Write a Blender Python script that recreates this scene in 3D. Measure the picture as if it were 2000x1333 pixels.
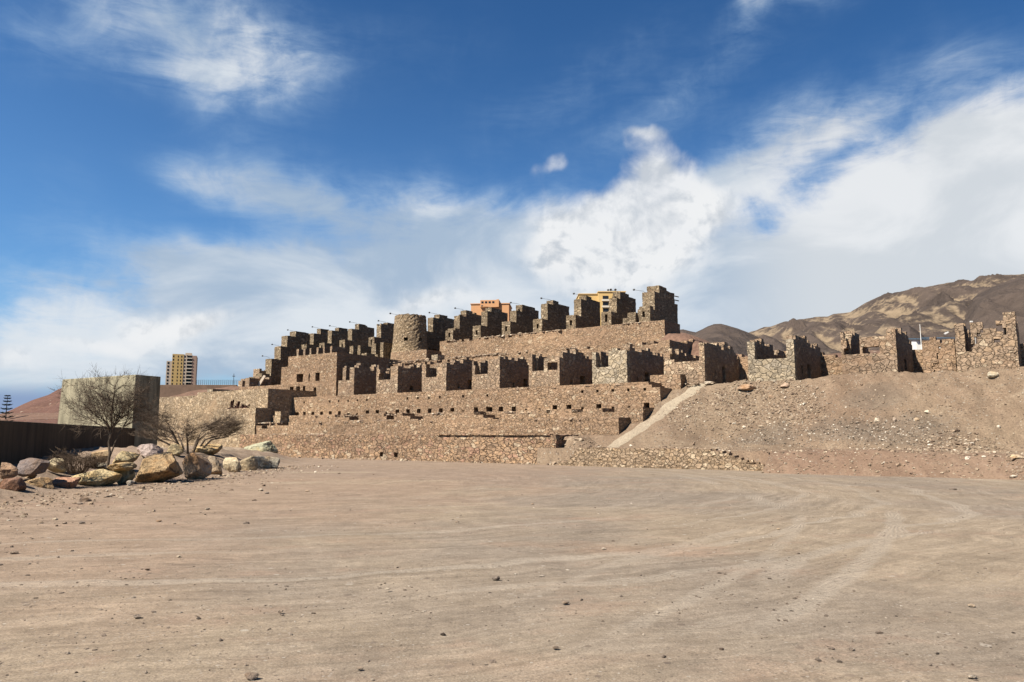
import bpy, math, random
import numpy as np
from mathutils import Vector, Matrix, noise as mnoise

for o in list(bpy.data.objects):
    bpy.data.objects.remove(o)
SC = bpy.context.scene
COL = SC.collection
R = math.radians
random.seed(7)

# ------------------------------------------------------------------ camera
F, PITCH, EYE = 1444.4, math.atan(183 / 1444.4), 1.7      # photo pixels (2000 wide)
cam_d = bpy.data.cameras.new('camera')
cam = bpy.data.objects.new('camera', cam_d)
COL.objects.link(cam)
cam.location = (0, 0, EYE)
cam.rotation_euler = (math.pi / 2 + PITCH, 0, 0)
cam_d.lens, cam_d.sensor_width = 26.0, 36.0
cam_d.clip_start, cam_d.clip_end = 0.1, 30000
SC.camera = cam

SUN_EL, SUN_AZ = R(50), math.atan2(-0.80, -0.60)          # azimuth measured from +Y towards +X
SUN = Vector((math.sin(SUN_AZ) * math.cos(SUN_EL), math.cos(SUN_AZ) * math.cos(SUN_EL), math.sin(SUN_EL)))
sl = bpy.data.lights.new('sun', 'SUN')
sl.energy, sl.angle, sl.color = 5.0, R(0.5), (1.0, 0.94, 0.86)
so = bpy.data.objects.new('sun', sl)
COL.objects.link(so)
so.rotation_euler = SUN.to_track_quat('Z', 'Y').to_euler()
SC.view_settings.view_transform = 'Standard'
SC.view_settings.look = 'None'
SC.view_settings.exposure = 1.3
SC.view_settings.gamma = 1.0
SC.cycles.max_bounces = 4
SC.cycles.diffuse_bounces = 1
SC.cycles.use_adaptive_sampling = True

# ------------------------------------------------------------------ node helper
class NT:
    def __init__(s, nt):
        s.nt = nt
    def n(s, typ, **kw):
        nd = s.nt.nodes.new(typ)
        for k, v in kw.items():
            setattr(nd, k, v)
        return nd
    def put(s, sock, v):
        if v is None:
            return
        if hasattr(v, 'is_linked') or isinstance(v, bpy.types.NodeSocket):
            s.nt.links.new(v, sock)
        else:
            try:
                sock.default_value = v
            except Exception:
                sock.default_value = tuple(v) + (1.0,)
    def m(s, op, a, b=None, c=None, clamp=False):
        nd = s.n('ShaderNodeMath', operation=op, use_clamp=clamp)
        for i, v in enumerate((a, b, c)):
            s.put(nd.inputs[i], v)
        return nd.outputs[0]
    def v(s, op, a, b=None, out=0):
        nd = s.n('ShaderNodeVectorMath', operation=op)
        s.put(nd.inputs[0], a)
        s.put(nd.inputs[1], b)
        return nd.outputs['Value'] if op in ('DOT_PRODUCT', 'LENGTH') else nd.outputs[0]
    def mix(s, f, a, b, blend='MIX'):
        nd = s.n('ShaderNodeMix', data_type='RGBA', blend_type=blend)
        s.put(nd.inputs[0], f)
        s.put(nd.inputs[6], a)
        s.put(nd.inputs[7], b)
        return nd.outputs[2]
    def noise(s, vec, scale, detail=4, rough=0.55, dist=0.0, lac=2.0, dim='3D'):
        nd = s.n('ShaderNodeTexNoise', noise_dimensions=dim)
        s.put(nd.inputs['Vector'], vec)
        for k, x in (('Scale', scale), ('Detail', detail), ('Roughness', rough), ('Distortion', dist), ('Lacunarity', lac)):
            nd.inputs[k].default_value = x
        return nd.outputs['Fac']
    def ramp(s, f, stops, interp='LINEAR'):
        nd = s.n('ShaderNodeValToRGB')
        cr = nd.color_ramp
        cr.interpolation = interp
        while len(cr.elements) < len(stops):
            cr.elements.new(0.5)
        for e, (p, c) in zip(cr.elements, stops):
            e.position = p
            e.color = tuple(c) + (1.0,) if not isinstance(c, (int, float)) else (c, c, c, 1)
        s.put(nd.inputs[0], f)
        return nd.outputs[0]
    def step(s, x, a, b):
        nd = s.n('ShaderNodeMapRange', interpolation_type='SMOOTHSTEP')
        s.put(nd.inputs[0], x)
        nd.inputs[1].default_value, nd.inputs[2].default_value = a, b
        return nd.outputs[0]
    def map(s, vec, loc=(0, 0, 0), rot=(0, 0, 0), scale=(1, 1, 1)):
        nd = s.n('ShaderNodeMapping')
        s.put(nd.inputs[0], vec)
        nd.inputs[1].default_value, nd.inputs[2].default_value, nd.inputs[3].default_value = loc, rot, scale
        return nd.outputs[0]
    def bump(s, h, strength, dist, nrm=None):
        nd = s.n('ShaderNodeBump')
        nd.inputs['Strength'].default_value = strength
        nd.inputs['Distance'].default_value = dist
        s.put(nd.inputs['Height'], h)
        if nrm:
            s.put(nd.inputs['Normal'], nrm)
        return nd.outputs[0]

# ------------------------------------------------------------------ pixel <-> world (measuring the photograph)
SP, CP = math.sin(PITCH), math.cos(PITCH)
def ray(x, y):
    a, b = (x - 1000) / F, -(y - 666.5) / F
    return Vector((a, CP - b * SP, SP + b * CP))
def azel(x, y):
    d = ray(x, y).normalized()
    return math.atan2(d.x, d.y), math.asin(d.z)

# ------------------------------------------------------------------ sky
W = bpy.data.worlds.new('World')
SC.world = W
W.use_nodes = True
W.node_tree.nodes.clear()
N = NT(W.node_tree)
tc = N.n('ShaderNodeTexCoord').outputs['Generated']
sky = N.n('ShaderNodeTexSky', sky_type='NISHITA', sun_disc=False, sun_elevation=SUN_EL, sun_rotation=SUN_AZ,
          altitude=50, air_density=1.0, dust_density=0.35, ozone_density=3.0)
N.put(sky.inputs[0], tc)
skyc = sky.outputs[0]
sep = N.n('ShaderNodeSeparateXYZ')
N.put(sep.inputs[0], tc)
az = N.m('ARCTAN2', sep.outputs[0], sep.outputs[1])
el = N.m('ARCSINE', sep.outputs[2])
cmb = N.n('ShaderNodeCombineXYZ')
N.put(cmb.inputs[0], az)
N.put(cmb.inputs[1], el)
cmb.inputs[2].default_value = 1.0
ae = cmb.outputs[0]
# warp the cloud coordinates a little so nothing is a clean ellipse
wn = N.n('ShaderNodeTexNoise')
N.put(wn.inputs['Vector'], ae)
wn.inputs['Scale'].default_value, wn.inputs['Detail'].default_value = 5.0, 4
wv = N.v('SUBTRACT', wn.outputs['Color'], (0.5, 0.5, 0.5))
wv = N.v('MULTIPLY', wv, (0.16, 0.12, 0.0))
aw = N.v('ADD', ae, wv)
def blobs(lst, vec):
    tot = None
    for (px, py, sx, sy, rot, wgt) in lst:
        a0, e0 = azel(px, py)
        ax, ex = azel(px + 10, py)
        ay, ey = azel(px, py + 10)
        J = np.array([[(ax - a0) / 10, (ay - a0) / 10], [(ex - e0) / 10, (ey - e0) / 10]])
        c, s_ = math.cos(R(rot)), math.sin(R(rot))
        Q = np.diag([1 / sx, 1 / sy]) @ np.array([[c, s_], [-s_, c]]) @ np.linalg.inv(J)
        off = -Q @ np.array([a0, e0])
        q1 = N.v('DOT_PRODUCT', vec, (Q[0, 0], Q[0, 1], off[0]))
        q2 = N.v('DOT_PRODUCT', vec, (Q[1, 0], Q[1, 1], off[1]))
        r2 = N.m('MULTIPLY_ADD', q2, q2, N.m('MULTIPLY', q1, q1))
        e = N.m('POWER', 0.36788, r2)
        tot = N.m('MULTIPLY', e, wgt) if tot is None else N.m('MULTIPLY_ADD', e, wgt, tot)
    return tot
# soft, high cloud:   x, y, half width, half height, rotation (clockwise), weight
SOFT = [(330, 60, 200, 105, 12, .64), (480, 150, 140, 105, 20, .60), (600, 110, 110, 80, -10, .25), (60, 60, 110, 80, 0, .16), (850, 110, 150, 90, -20, .12),
        (400, 350, 130, 42, 6, .42), (560, 385, 150, 48, 10, .55), (660, 400, 110, 50, 20, .35),
        (380, 500, 170, 40, 5, .5), (620, 540, 260, 60, 4, .85), (900, 430, 240, 75, 10, .62), (950, 520, 260, 100, 0, .85), (800, 640, 500, 110, 0, .9), (430, 575, 220, 60, 0, .5),
        (150, 640, 260, 70, 0, .5), (100, 545, 120, 30, 5, .22), (60, 720, 240, 80, 0, .7), (420, 700, 220, 70, 0, .75), (560, 600, 160, 60, 0, .4), (60, 400, 120, 120, 0, .14), (1180, 560, 300, 120, 0, .6),
        (1330, 210, 260, 60, -28, .32), (1450, 330, 320, 60, -30, .44), (1560, 300, 280, 50, -30, .46), (1180, 140, 180, 70, -30, .20), (1000, 230, 120, 60, -20, .14),
        (1480, 40, 70, 40, -35, .5), (1610, 10, 90, 28, -20, .42), (1400, 400, 120, 60, 0, .35), (1700, 370, 380, 85, -32, .7), (1970, 290, 180, 85, -25, .6), (1500, 620, 420, 120, 0, .9), (1900, 560, 300, 160, 0, .9)]
CRISP = [(1290, 345, 62, 52, 0, .85), (1175, 425, 110, 58, 0, .85), (1320, 440, 100, 85, 0, .8), (1115, 500, 120, 60, 0, .55), (1240, 520, 170, 70, 0, .55), (1370, 400, 50, 40, 0, .4),
         (1085, 320, 30, 20, 0, .54), (1265, 272, 40, 20, 0, .56), 
         (345, 618, 125, 34, -6, .95), (200, 668, 120, 26, 0, .6), (60, 705, 110, 28, 0, .6), (480, 690, 120, 22, 0, .4), (860, 575, 120, 42, 0, .62), (750, 600, 60, 24, 0, .4)]
SOFT += [(1680, 500, 260, 62, -20, 1.1), (1960, 380, 230, 150, -28, 1.1), (1850, 570, 340, 90, 0, 1.0)]
s_b = blobs(SOFT, aw)
c_b = blobs(CRISP, aw)
str_v = N.map(ae, rot=(0, 0, R(-33)), scale=(5.0, 13.0, 1))
n1 = N.noise(str_v, 1.3, 7, 0.6, 0.9)
n1b = N.noise(N.map(ae, rot=(0, 0, R(60)), scale=(9, 5, 1)), 1.6, 6, 0.6, 0.6)
n2 = N.noise(ae, 11.0, 9, 0.58, 0.35)
n2o = N.noise(N.v('ADD', ae, (-0.012, 0.016, 0)), 11.0, 6, 0.58, 0.35)
n1c = N.noise(N.map(ae, rot=(0, 0, R(-28)), scale=(6, 20, 1)), 2.6, 8, 0.68, 1.2)
tex = N.m('ADD', N.m('MULTIPLY', N.m('SUBTRACT', N.m('MULTIPLY_ADD', n1b, .5, n1), .75), 2.4), N.m('MULTIPLY', N.m('SUBTRACT', n1c, .5), 1.0))
tex = N.m('MULTIPLY_ADD', tex, N.m('SUBTRACT', 1.25, N.m('MULTIPLY', s_b, .7, clamp=True)), 1.0)
st = N.m('MULTIPLY', s_b, N.m('MAXIMUM', tex, 0.05))
Ds = N.m('MULTIPLY', N.step(st, 0.0, 1.15), 0.97)
ct = N.m('ADD', c_b, N.m('MULTIPLY', N.m('SUBTRACT', n2, 0.5), 1.0))
Dc = N.step(ct, 0.28, 0.84)
n3 = N.noise(ae, 24.0, 8, 0.6, 0.3)
n3o = N.noise(N.v('ADD', ae, (-0.006, 0.009, 0)), 24.0, 5, 0.6, 0.3)
shade = N.m('ADD', N.m('ADD', N.m('MULTIPLY', N.m('SUBTRACT', n2, n2o), 4.4), N.m('MULTIPLY', N.m('SUBTRACT', n3, n3o), 2.4)), 0.60, clamp=True)
big = N.noise(ae, 5.5, 3, 0.5)
shade = N.m('MULTIPLY', shade, N.m('ADD', N.step(big, 0.3, 0.6), 0.75), clamp=True)
ccol = N.mix(shade, (0.60, 0.64, 0.69, 1), (0.88, 0.89, 0.90, 1))
sv = N.noise(N.map(ae, rot=(0, 0, R(-12)), scale=(1, 2.2, 1)), 4.2, 6, 0.55, 0.5)
scol = N.mix(N.step(sv, .35, .65), (0.40, 0.51, 0.65, 1), (0.74, 0.79, 0.84, 1))
scol = N.mix(N.step(az, R(12), R(24)), scol, N.mix(N.step(sv, .38, .62), (0.66, 0.70, 0.74, 1), (0.82, 0.84, 0.86, 1)))
scol = N.mix(N.step(st, 0.2, 0.9), (0.45, 0.63, 0.83, 1), scol)
tint = N.mix(N.step(N.m('ADD', el, N.m('MULTIPLY', az, .18)), R(6), R(34)), (0.066, 0.104, 0.134, 1), (0.036, 0.072, 0.104, 1))
base = N.mix(1.0, skyc, tint, 'MULTIPLY')      # clear air, in final units
# bluish bank of sea air low over the horizon
c1 = N.mix(Ds, base, scol)
c2 = N.mix(N.m('MULTIPLY', Dc, 0.93), c1, ccol)
lowb = N.m('MULTIPLY', N.m('SUBTRACT', 1.0, N.step(el, R(2.2), R(3.6))), N.m('SUBTRACT', 1.0, N.step(az, R(-32), R(-26))))
c2 = N.mix(lowb, c2, (0.27, 0.37, 0.57, 1))
fin = N.v('MULTIPLY', c2, (4.06, 4.06, 4.06))
bg = N.n('ShaderNodeBackground')
N.put(bg.inputs[0], fin)
bg.inputs[1].default_value = 0.1
wo = N.n('ShaderNodeOutputWorld')
W.node_tree.links.new(bg.outputs[0], wo.inputs[0])

# ------------------------------------------------------------------ numpy noise
def _h(ix, iy, iz, seed):
    n = (ix.astype(np.int64) * 374761393 + iy.astype(np.int64) * 668265263 + iz.astype(np.int64) * 2147483647 + seed * 1274126177) & 0xffffffff
    n = ((n ^ (n >> 13)) * 1274126177) & 0xffffffff
    n = (n ^ (n >> 16)) & 0xffffffff
    return n / 4294967295.0
def vn(x, y, z=0.0, seed=0):
    x, y, z = np.broadcast_arrays(np.asarray(x, float), np.asarray(y, float), np.asarray(z, float))
    ix, iy, iz = np.floor(x), np.floor(y), np.floor(z)
    fx, fy, fz = x - ix, y - iy, z - iz
    fx, fy, fz = fx * fx * (3 - 2 * fx), fy * fy * (3 - 2 * fy), fz * fz * (3 - 2 * fz)
    o = 0
    for a in (0, 1):
        for b in (0, 1):
            for c in (0, 1):
                o = o + _h(ix + a, iy + b, iz + c, seed) * (fx if a else 1 - fx) * (fy if b else 1 - fy) * (fz if c else 1 - fz)
    return o
def fbm(x, y, z=0.0, seed=0, octv=4, gain=0.5):
    s, a, t = 0, 1.0, 0
    x, y, z = np.asarray(x, float), np.asarray(y, float), np.asarray(z, float)
    for i in range(octv):
        s = s + a * vn(x * 2 ** i + 13 * i, y * 2 ** i + 7 * i, z * 2 ** i, seed + i)
        t += a
        a *= gain
    return s / t * 2 - 1
def sm(x, a, b):
    t = np.clip((np.asarray(x, float) - a) / (b - a), 0, 1)
    return t * t * (3 - 2 * t)

# ------------------------------------------------------------------ ruin frame: U runs along the front (towards the right), w runs back into the hill
PHI = math.atan(1038 / 1455)
EU = (math.cos(PHI), -math.sin(PHI))
EB = (math.sin(PHI), math.cos(PHI))
def xy(U, w):
    return EU[0] * U + EB[0] * w, EU[1] * U + EB[1] * w
def hit(x, y, w):
    """(U, z) where the sight line through photo pixel x, y meets the plane w."""
    d = ray(x, y)
    k = w / (d.x * EB[0] + d.y * EB[1])
    p = d * k
    return p.x * EU[0] + p.y * EU[1], EYE + p.z
def pU(x, w, y=760):
    return hit(x, y, w)[0]
def atY(x, y, Y):
    d = ray(x, y)
    k = Y / d.y
    return Vector((d.x * k, Y, EYE + d.z * k))
def atz(x, y, z=0.0):
    d = ray(x, y)
    k = (z - EYE) / d.z
    return Vector((d.x * k, d.y * k, z))

# ------------------------------------------------------------------ objects
def tag(o, label=None, cat=None, group=None, kind=None):
    if label: o['label'] = label
    if cat: o['category'] = cat
    if group: o['group'] = group
    if kind: o['kind'] = kind
    return o
def mesh(name, V, Fc, mat, parent=None, smooth=False, origin=None, attr=None):
    V = np.asarray(V, dtype=np.float64).reshape(-1, 3)
    if origin is None:
        origin = (V[:, 0].mean(), V[:, 1].mean(), V[:, 2].min())
    origin = Vector(origin)
    me = bpy.data.meshes.new(name)
    me.from_pydata((V - np.array(origin)).tolist(), [], Fc if isinstance(Fc, list) else Fc.tolist())
    if smooth:
        me.polygons.foreach_set('use_smooth', [True] * len(me.polygons))
    if attr is not None:
        for k, arr in attr.items():
            at = me.attributes.new(k, 'FLOAT', 'POINT')
            at.data.foreach_set('value', np.asarray(arr, dtype=np.float32))
    me.materials.append(mat)
    me.update()
    o = bpy.data.objects.new(name, me)
    COL.objects.link(o)
    if parent:
        o.parent = parent
        q, off_ = parent, Vector((0, 0, 0))
        while q is not None:
            off_ = off_ + q.location
            q = q.parent
        o.location = origin - off_
    else:
        o.location = origin
    return o
def empty(name, loc):
    o = bpy.data.objects.new(name, None)
    COL.objects.link(o)
    o.location = loc
    o.empty_display_size = 0.3
    return o
class MB:
    def __init__(s):
        s.V, s.F = [], []
    def add(s, V, F_):
        k = len(s.V)
        s.V += [tuple(v) for v in V]
        s.F += [tuple(i + k for i in f) for f in F_]
    def box(s, x0, x1, y0, y1, z0, z1, M=None):
        v = [(x, y, z) for z in (z0, z1) for y in (y0, y1) for x in (x0, x1)]
        if M is not None:
            v = [tuple(M @ Vector(p)) for p in v]
        s.add(v, [(0, 2, 3, 1), (4, 5, 7, 6), (0, 1, 5, 4), (1, 3, 7, 5), (3, 2, 6, 7), (2, 0, 4, 6)])
    def tube(s, pts, rad, n=5, cap=True):
        rings = []
        pts = [Vector(p) for p in pts]
        for i, p in enumerate(pts):
            d = (pts[min(i + 1, len(pts) - 1)] - pts[max(i - 1, 0)]).normalized()
            a = d.orthogonal().normalized()
            b = d.cross(a)
            r = rad[i] if isinstance(rad, (list, tuple)) else rad
            rings.append([p + (a * math.cos(2 * math.pi * k / n) + b * math.sin(2 * math.pi * k / n)) * r for k in range(n)])
        V = [v for rg in rings for v in rg]
        F_ = []
        for i in range(len(pts) - 1):
            for k in range(n):
                F_.append((i * n + k, i * n + (k + 1) % n, (i + 1) * n + (k + 1) % n, (i + 1) * n + k))
        if cap:
            F_.append(tuple(range(n))[::-1])
            F_.append(tuple((len(pts) - 1) * n + k for k in range(n)))
        s.add(V, F_)
    def build(s, name, mat, parent=None, smooth=False, origin=None):
        return mesh(name, s.V, s.F, mat, parent, smooth, origin)

def voxel(name, u0, u1, w0, w1, z0, z1, solid, mat, d=(0.3, 0.4, 0.26), jit=0.035, seed=1, parent=None, xf=None):
    """Broken masonry: a block of stone-sized cells, only the outside faces kept, every corner knocked slightly out of line."""
    nu, nw, nz = [max(1, int(round((b - a) / s))) for a, b, s in ((u0, u1, d[0]), (w0, w1, d[1]), (z0, z1, d[2]))]
    Ug, Wg, Zg = np.linspace(u0, u1, nu + 1), np.linspace(w0, w1, nw + 1), np.linspace(z0, z1, nz + 1)
    uc, wc, zc = np.meshgrid((Ug[1:] + Ug[:-1]) / 2, (Wg[1:] + Wg[:-1]) / 2, (Zg[1:] + Zg[:-1]) / 2, indexing='ij')
    S = np.broadcast_to(solid(uc, wc, zc), uc.shape) if solid else np.ones(uc.shape, bool)
    P = np.zeros((nu + 2, nw + 2, nz + 2), bool)
    P[1:-1, 1:-1, 1:-1] = S
    P[1:-1, 1:-1, 0] = True
    rng = np.random.RandomState(seed)
    idx = lambda i, j, k: (i * (nw + 1) + j) * (nz + 1) + k
    quads = []
    C = P[1:-1, 1:-1, 1:-1]
    def emit(mask, corners):
        i, j, k = np.nonzero(mask)
        quads.append(np.stack([idx(i + a, j + b, k + c) for a, b, c in corners], 1))
    emit(C & ~P[:-2, 1:-1, 1:-1], [(0, 0, 0), (0, 0, 1), (0, 1, 1), (0, 1, 0)])
    emit(C & ~P[2:, 1:-1, 1:-1], [(1, 0, 0), (1, 1, 0), (1, 1, 1), (1, 0, 1)])
    emit(C & ~P[1:-1, :-2, 1:-1], [(0, 0, 0), (1, 0, 0), (1, 0, 1), (0, 0, 1)])
    emit(C & ~P[1:-1, 2:, 1:-1], [(0, 1, 0), (0, 1, 1), (1, 1, 1), (1, 1, 0)])
    emit(C & ~P[1:-1, 1:-1, 2:], [(0, 0, 1), (1, 0, 1), (1, 1, 1), (0, 1, 1)])
    emit(C & ~P[1:-1, 1:-1, :-2], [(0, 0, 0), (0, 1, 0), (1, 1, 0), (1, 0, 0)])
    Q = np.concatenate(quads)
    used, inv = np.unique(Q, return_inverse=True)
    Q = inv.reshape(Q.shape)
    i, r_ = used // ((nw + 1) * (nz + 1)), used % ((nw + 1) * (nz + 1))
    j, k = r_ // (nz + 1), r_ % (nz + 1)
    u, w, z = Ug[i], Wg[j], Zg[k]
    J = (rng.rand(len(used), 3) - 0.5) * 2 * np.array([jit, jit, jit * 0.8]) * .55
    # long wavy unevenness of an old wall
    wv_ = 0.035 * fbm(u * 0.5, z * 0.6, w * 0.5, seed, 3)
    u, w, z = u + J[:, 0], w + J[:, 1] + wv_, z + J[:, 2] * (k > 0)
    if xf:
        V = xf(u, w, z)
    else:
        X, Y = xy(u, w)
        V = np.stack([X, Y, z], 1)
    flip = rng.rand(len(Q)) < .5
    T1 = np.where(flip[:, None], Q[:, [0, 1, 2]], Q[:, [0, 1, 3]])
    T2 = np.where(flip[:, None], Q[:, [0, 2, 3]], Q[:, [1, 2, 3]])
    return mesh(name, V, np.concatenate([T1, T2]), mat, parent)

def ragged(u, seed, amp, sc=1.3):
    return amp * (0.6 * fbm(u * sc, u * 0, 0.5, seed, 3) + 0.55 * (vn(np.floor(u / 0.55) * 1.7, 0 * u, 0.3, seed + 9) - 0.5))

# ------------------------------------------------------------------ materials
def new_mat(name):
    m = bpy.data.materials.new(name)
    m.use_nodes = True
    nt = m.node_tree
    nt.nodes.clear()
    n = NT(nt)
    out = n.n('ShaderNodeOutputMaterial')
    bs = n.n('ShaderNodeBsdfPrincipled')
    bs.inputs['Roughness'].default_value = 0.95
    bs.inputs['Specular IOR Level'].default_value = 0.15
    nt.links.new(bs.outputs[0], out.inputs[0])
    return m, n, bs
def masonry(name, cols, mortar, size=0.42, flat=1.35, mud=0.5, mudcol=(0.27, 0.165, 0.10), dark=1.0, top=(0.30, 0.20, 0.135), bumpd=0.06, seed=0.0):
    m, n, bs = new_mat(name)
    g = n.n('ShaderNodeNewGeometry')
    pos = g.outputs['Position']
    p = n.map(pos, loc=(seed, seed * 2, seed), scale=(1, 1, flat))
    wz = n.n('ShaderNodeTexNoise')
    n.put(wz.inputs['Vector'], p)
    wz.inputs['Scale'].default_value = 2.2
    p = n.v('ADD', p, n.v('MULTIPLY', n.v('SUBTRACT', wz.outputs['Color'], (.5, .5, .5)), (0.22, 0.22, 0.16)))
    szm = n.noise(n.map(pos, scale=(.5, .5, .9), loc=(seed + 4, 0, 0)), 1.0, 3, .6)
    p = n.v('MULTIPLY', p, n.mix(n.m('GREATER_THAN', szm, .56), n.mix(n.m('GREATER_THAN', szm, .44), (.82, .82, .82, 1), (1.1, 1.1, 1.1, 1)), (1.7, 1.7, 1.7, 1)))
    vo = n.n('ShaderNodeTexVoronoi', feature='F1')
    n.put(vo.inputs['Vector'], p)
    vo.inputs['Scale'].default_value = 1 / size
    vo.inputs['Randomness'].default_value = 0.85
    ve = n.n('ShaderNodeTexVoronoi', feature='DISTANCE_TO_EDGE')
    n.put(ve.inputs['Vector'], p)
    ve.inputs['Scale'].default_value = 1 / size
    ve.inputs['Randomness'].default_value = 0.85
    sc = n.n('ShaderNodeSeparateColor')
    n.put(sc.inputs[0], vo.outputs['Color'])
    k = len(cols)
    stone = n.ramp(sc.outputs[0], [(i / k, c) for i, c in enumerate(cols)], 'CONSTANT')
    stone = n.mix(n.m('MULTIPLY', n.m('GREATER_THAN', sc.outputs[2], .91), .6), stone, (.58, .48, .34, 1))
    fine = n.noise(pos, 9.0, 6, 0.65)
    stone = n.mix(0.75, stone, n.ramp(fine, [(0.3, (0.45, 0.45, 0.45)), (0.7, (1.5, 1.5, 1.5))]), 'MULTIPLY')
    gap0 = n.step(ve.outputs['Distance'], 0.0, 0.085)
    gap = n.m('MULTIPLY_ADD', gap0, .6, .4)
    mort = n.mix(n.noise(pos, 4.0, 4), tuple(c * 1.15 for c in mortar[:3]) + (1,), tuple(c * 0.7 for c in mortar[:3]) + (1,))
    c = n.mix(gap, mort, stone)
    # mud render still clinging to patches, hiding some stones
    bigf = n.noise(n.map(pos, scale=(0.22, 0.22, 0.55), loc=(seed, 0, 0)), 1.0, 4, 0.6)
    keep = n.m('GREATER_THAN', sc.outputs[1], 0.80)
    mudf = n.m('MULTIPLY', n.step(n.m('ADD', bigf, n.m('MULTIPLY', n.m('SUBTRACT', n.noise(pos, 2.3, 5), 0.5), 0.5)), 0.62 - mud * 0.4, 0.80 - mud * 0.4), n.m('SUBTRACT', 1.0, n.m('MULTIPLY', keep, 0.8)))
    mudc = n.mix(n.noise(pos, 3.1, 6, 0.7), tuple(x * 0.55 for x in mudcol) + (1,), tuple(x * 1.35 for x in mudcol) + (1,))
    c = n.mix(n.m('MULTIPLY', mudf, 0.72), c, mudc)
    pit = n.step(n.noise(n.map(pos, scale=(1, 1, 1.6)), 5.5, 5, .7), .60, .68)
    c = n.mix(n.m('MULTIPLY', pit, .55), c, tuple(x * .45 for x in mortar[:3]) + (1,))
    # large scale tone change and streaky dirt
    tone = n.noise(n.map(pos, scale=(0.09, 0.09, 0.3)), 1.0, 3)
    c = n.mix(0.6, c, n.ramp(tone, [(0.3, (0.62 * dark, 0.60 * dark, 0.60 * dark)), (0.7, (1.25 * dark, 1.22 * dark, 1.15 * dark))]), 'MULTIPLY')
    # dust lying on ledges
    nz = n.n('ShaderNodeSeparateXYZ')
    n.put(nz.inputs[0], g.outputs['True Normal'])
    up = n.step(nz.outputs[2], 0.55, 0.9)
    dust = n.mix(n.noise(pos, 5.0, 6, 0.7), tuple(x * 0.6 for x in top) + (1,), tuple(x * 1.3 for x in top) + (1,))
    c = n.mix(n.m('MULTIPLY', up, 0.85), c, dust)
    n.put(bs.inputs['Base Color'], c)
    h = n.m('ADD', n.m('MULTIPLY', gap0, n.m('SUBTRACT', 1.0, n.m('MULTIPLY', mudf, 0.75))), n.m('MULTIPLY', fine, 0.55))
    h = n.m('ADD', h, n.m('MULTIPLY', sc.outputs[2], 0.35))
    h = n.m('SUBTRACT', h, n.m('MULTIPLY', pit, .8))
    n.put(bs.inputs['Normal'], n.bump(h, 1.0, bumpd))
    return m
CR, TN, BR, RD, GN, GY, DK = (.52, .42, .29), (.36, .26, .165), (.25, .165, .105), (.29, .16, .10), (.285, .25, .18), (.25, .215, .17), (.13, .095, .065)
def fam(c, n_=7, v=.16, seed=1):
    r_ = random.Random(seed)
    out = []
    for i in range(n_):
        k, t = 1 + r_.uniform(-v, v), r_.uniform(-.05, .05)
        out.append((c[0] * k * (1 + t * .5), c[1] * k, c[2] * k * (1 - t)))
    return out
M_terr = masonry('masonry_brown', fam((.34, .235, .15), 7, .20, 1), (.20, .13, .085, 1), .29, 1.75, .45, (.35, .235, .15))
M_base = masonry('masonry_block', fam((.36, .245, .155), 7, .24, 2) + [(.40, .25, .17)], (.15, .10, .065, 1), .40, 1.8, .18, bumpd=.10, seed=3)
M_wing = masonry('masonry_pale', fam((.42, .32, .21), 6, .26, 3), (.29, .205, .13, 1), .30, 1.3, .30, (.38, .27, .17), seed=8)
M_cell = masonry('masonry_cell', fam((.35, .255, .172), 7, .20, 4), (.25, .18, .12, 1), .34, 1.3, .30, (.31, .205, .13), seed=5)
M_green = masonry('masonry_green', fam((.345, .29, .21), 7, .20, 5), (.24, .19, .13, 1), .42, 1.25, .12, seed=11)
M_butt = masonry('masonry_grey', fam((.27, .21, .14), 7, .30, 6), (.13, .095, .062, 1), .31, 1.8, .12, (.20, .13, .085), dark=1.05, top=(.2, .15, .105), seed=15, bumpd=.07)
M_low = masonry('masonry_low', fam((.36, .265, .175), 7, .20, 7), (.26, .185, .12, 1), .25, 1.25, .30, (.33, .225, .14), seed=21)

def soil(name, c0, c1, c2, gravel=0.6, attr=False, scale=1.0):
    m, n, bs = new_mat(name)
    pos = n.n('ShaderNodeNewGeometry').outputs['Position']
    a = n.noise(n.map(pos, scale=(.12, .12, .12)), scale, 5, .6)
    c = n.mix(n.step(a, .35, .65), c0, c1)
    b = n.noise(pos, 1.3 * scale, 6, .7)
    c = n.mix(n.step(b, .5, .75), c, c2)
    f = n.noise(pos, 14 * scale, 6, .75)
    c = n.mix(.95, c, n.ramp(f, [(.27, (.42, .42, .42)), (.73, (1.58, 1.55, 1.5))]), 'MULTIPLY')
    vo = n.n('ShaderNodeTexVoronoi', feature='F1')
    n.put(vo.inputs['Vector'], pos)
    vo.inputs['Scale'].default_value = 9.0 * scale
    sc = n.n('ShaderNodeSeparateColor')
    n.put(sc.inputs[0], vo.outputs['Color'])
    msk = n.m('MULTIPLY', n.m('LESS_THAN', vo.outputs['Distance'], n.m('MULTIPLY', sc.outputs[0], .55)), n.m('GREATER_THAN', sc.outputs[1], n.m('SUBTRACT', 1.0, n.m('MULTIPLY', n.step(n.noise(pos, .45 * scale, 4), .35, .7), gravel))))
    c = n.mix(msk, c, n.ramp(sc.outputs[2], [(0, (.14, .10, .075)), (.4, (.30, .21, .15)), (.8, (.5, .41, .32))]))
    n.put(bs.inputs['Base Color'], c)
    h = n.m('ADD', n.m('MULTIPLY', f, .5), n.m('MULTIPLY', msk, .8))
    h = n.m('ADD', h, n.m('MULTIPLY', b, 1.2))
    n.put(bs.inputs['Normal'], n.bump(h, .9, .06 / scale))
    return m, n, bs, c
M_slope, n_, b_, c_ = soil('slope_earth', (.36, .265, .185, 1), (.31, .215, .15, 1), (.44, .335, .24, 1), .9)
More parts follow.
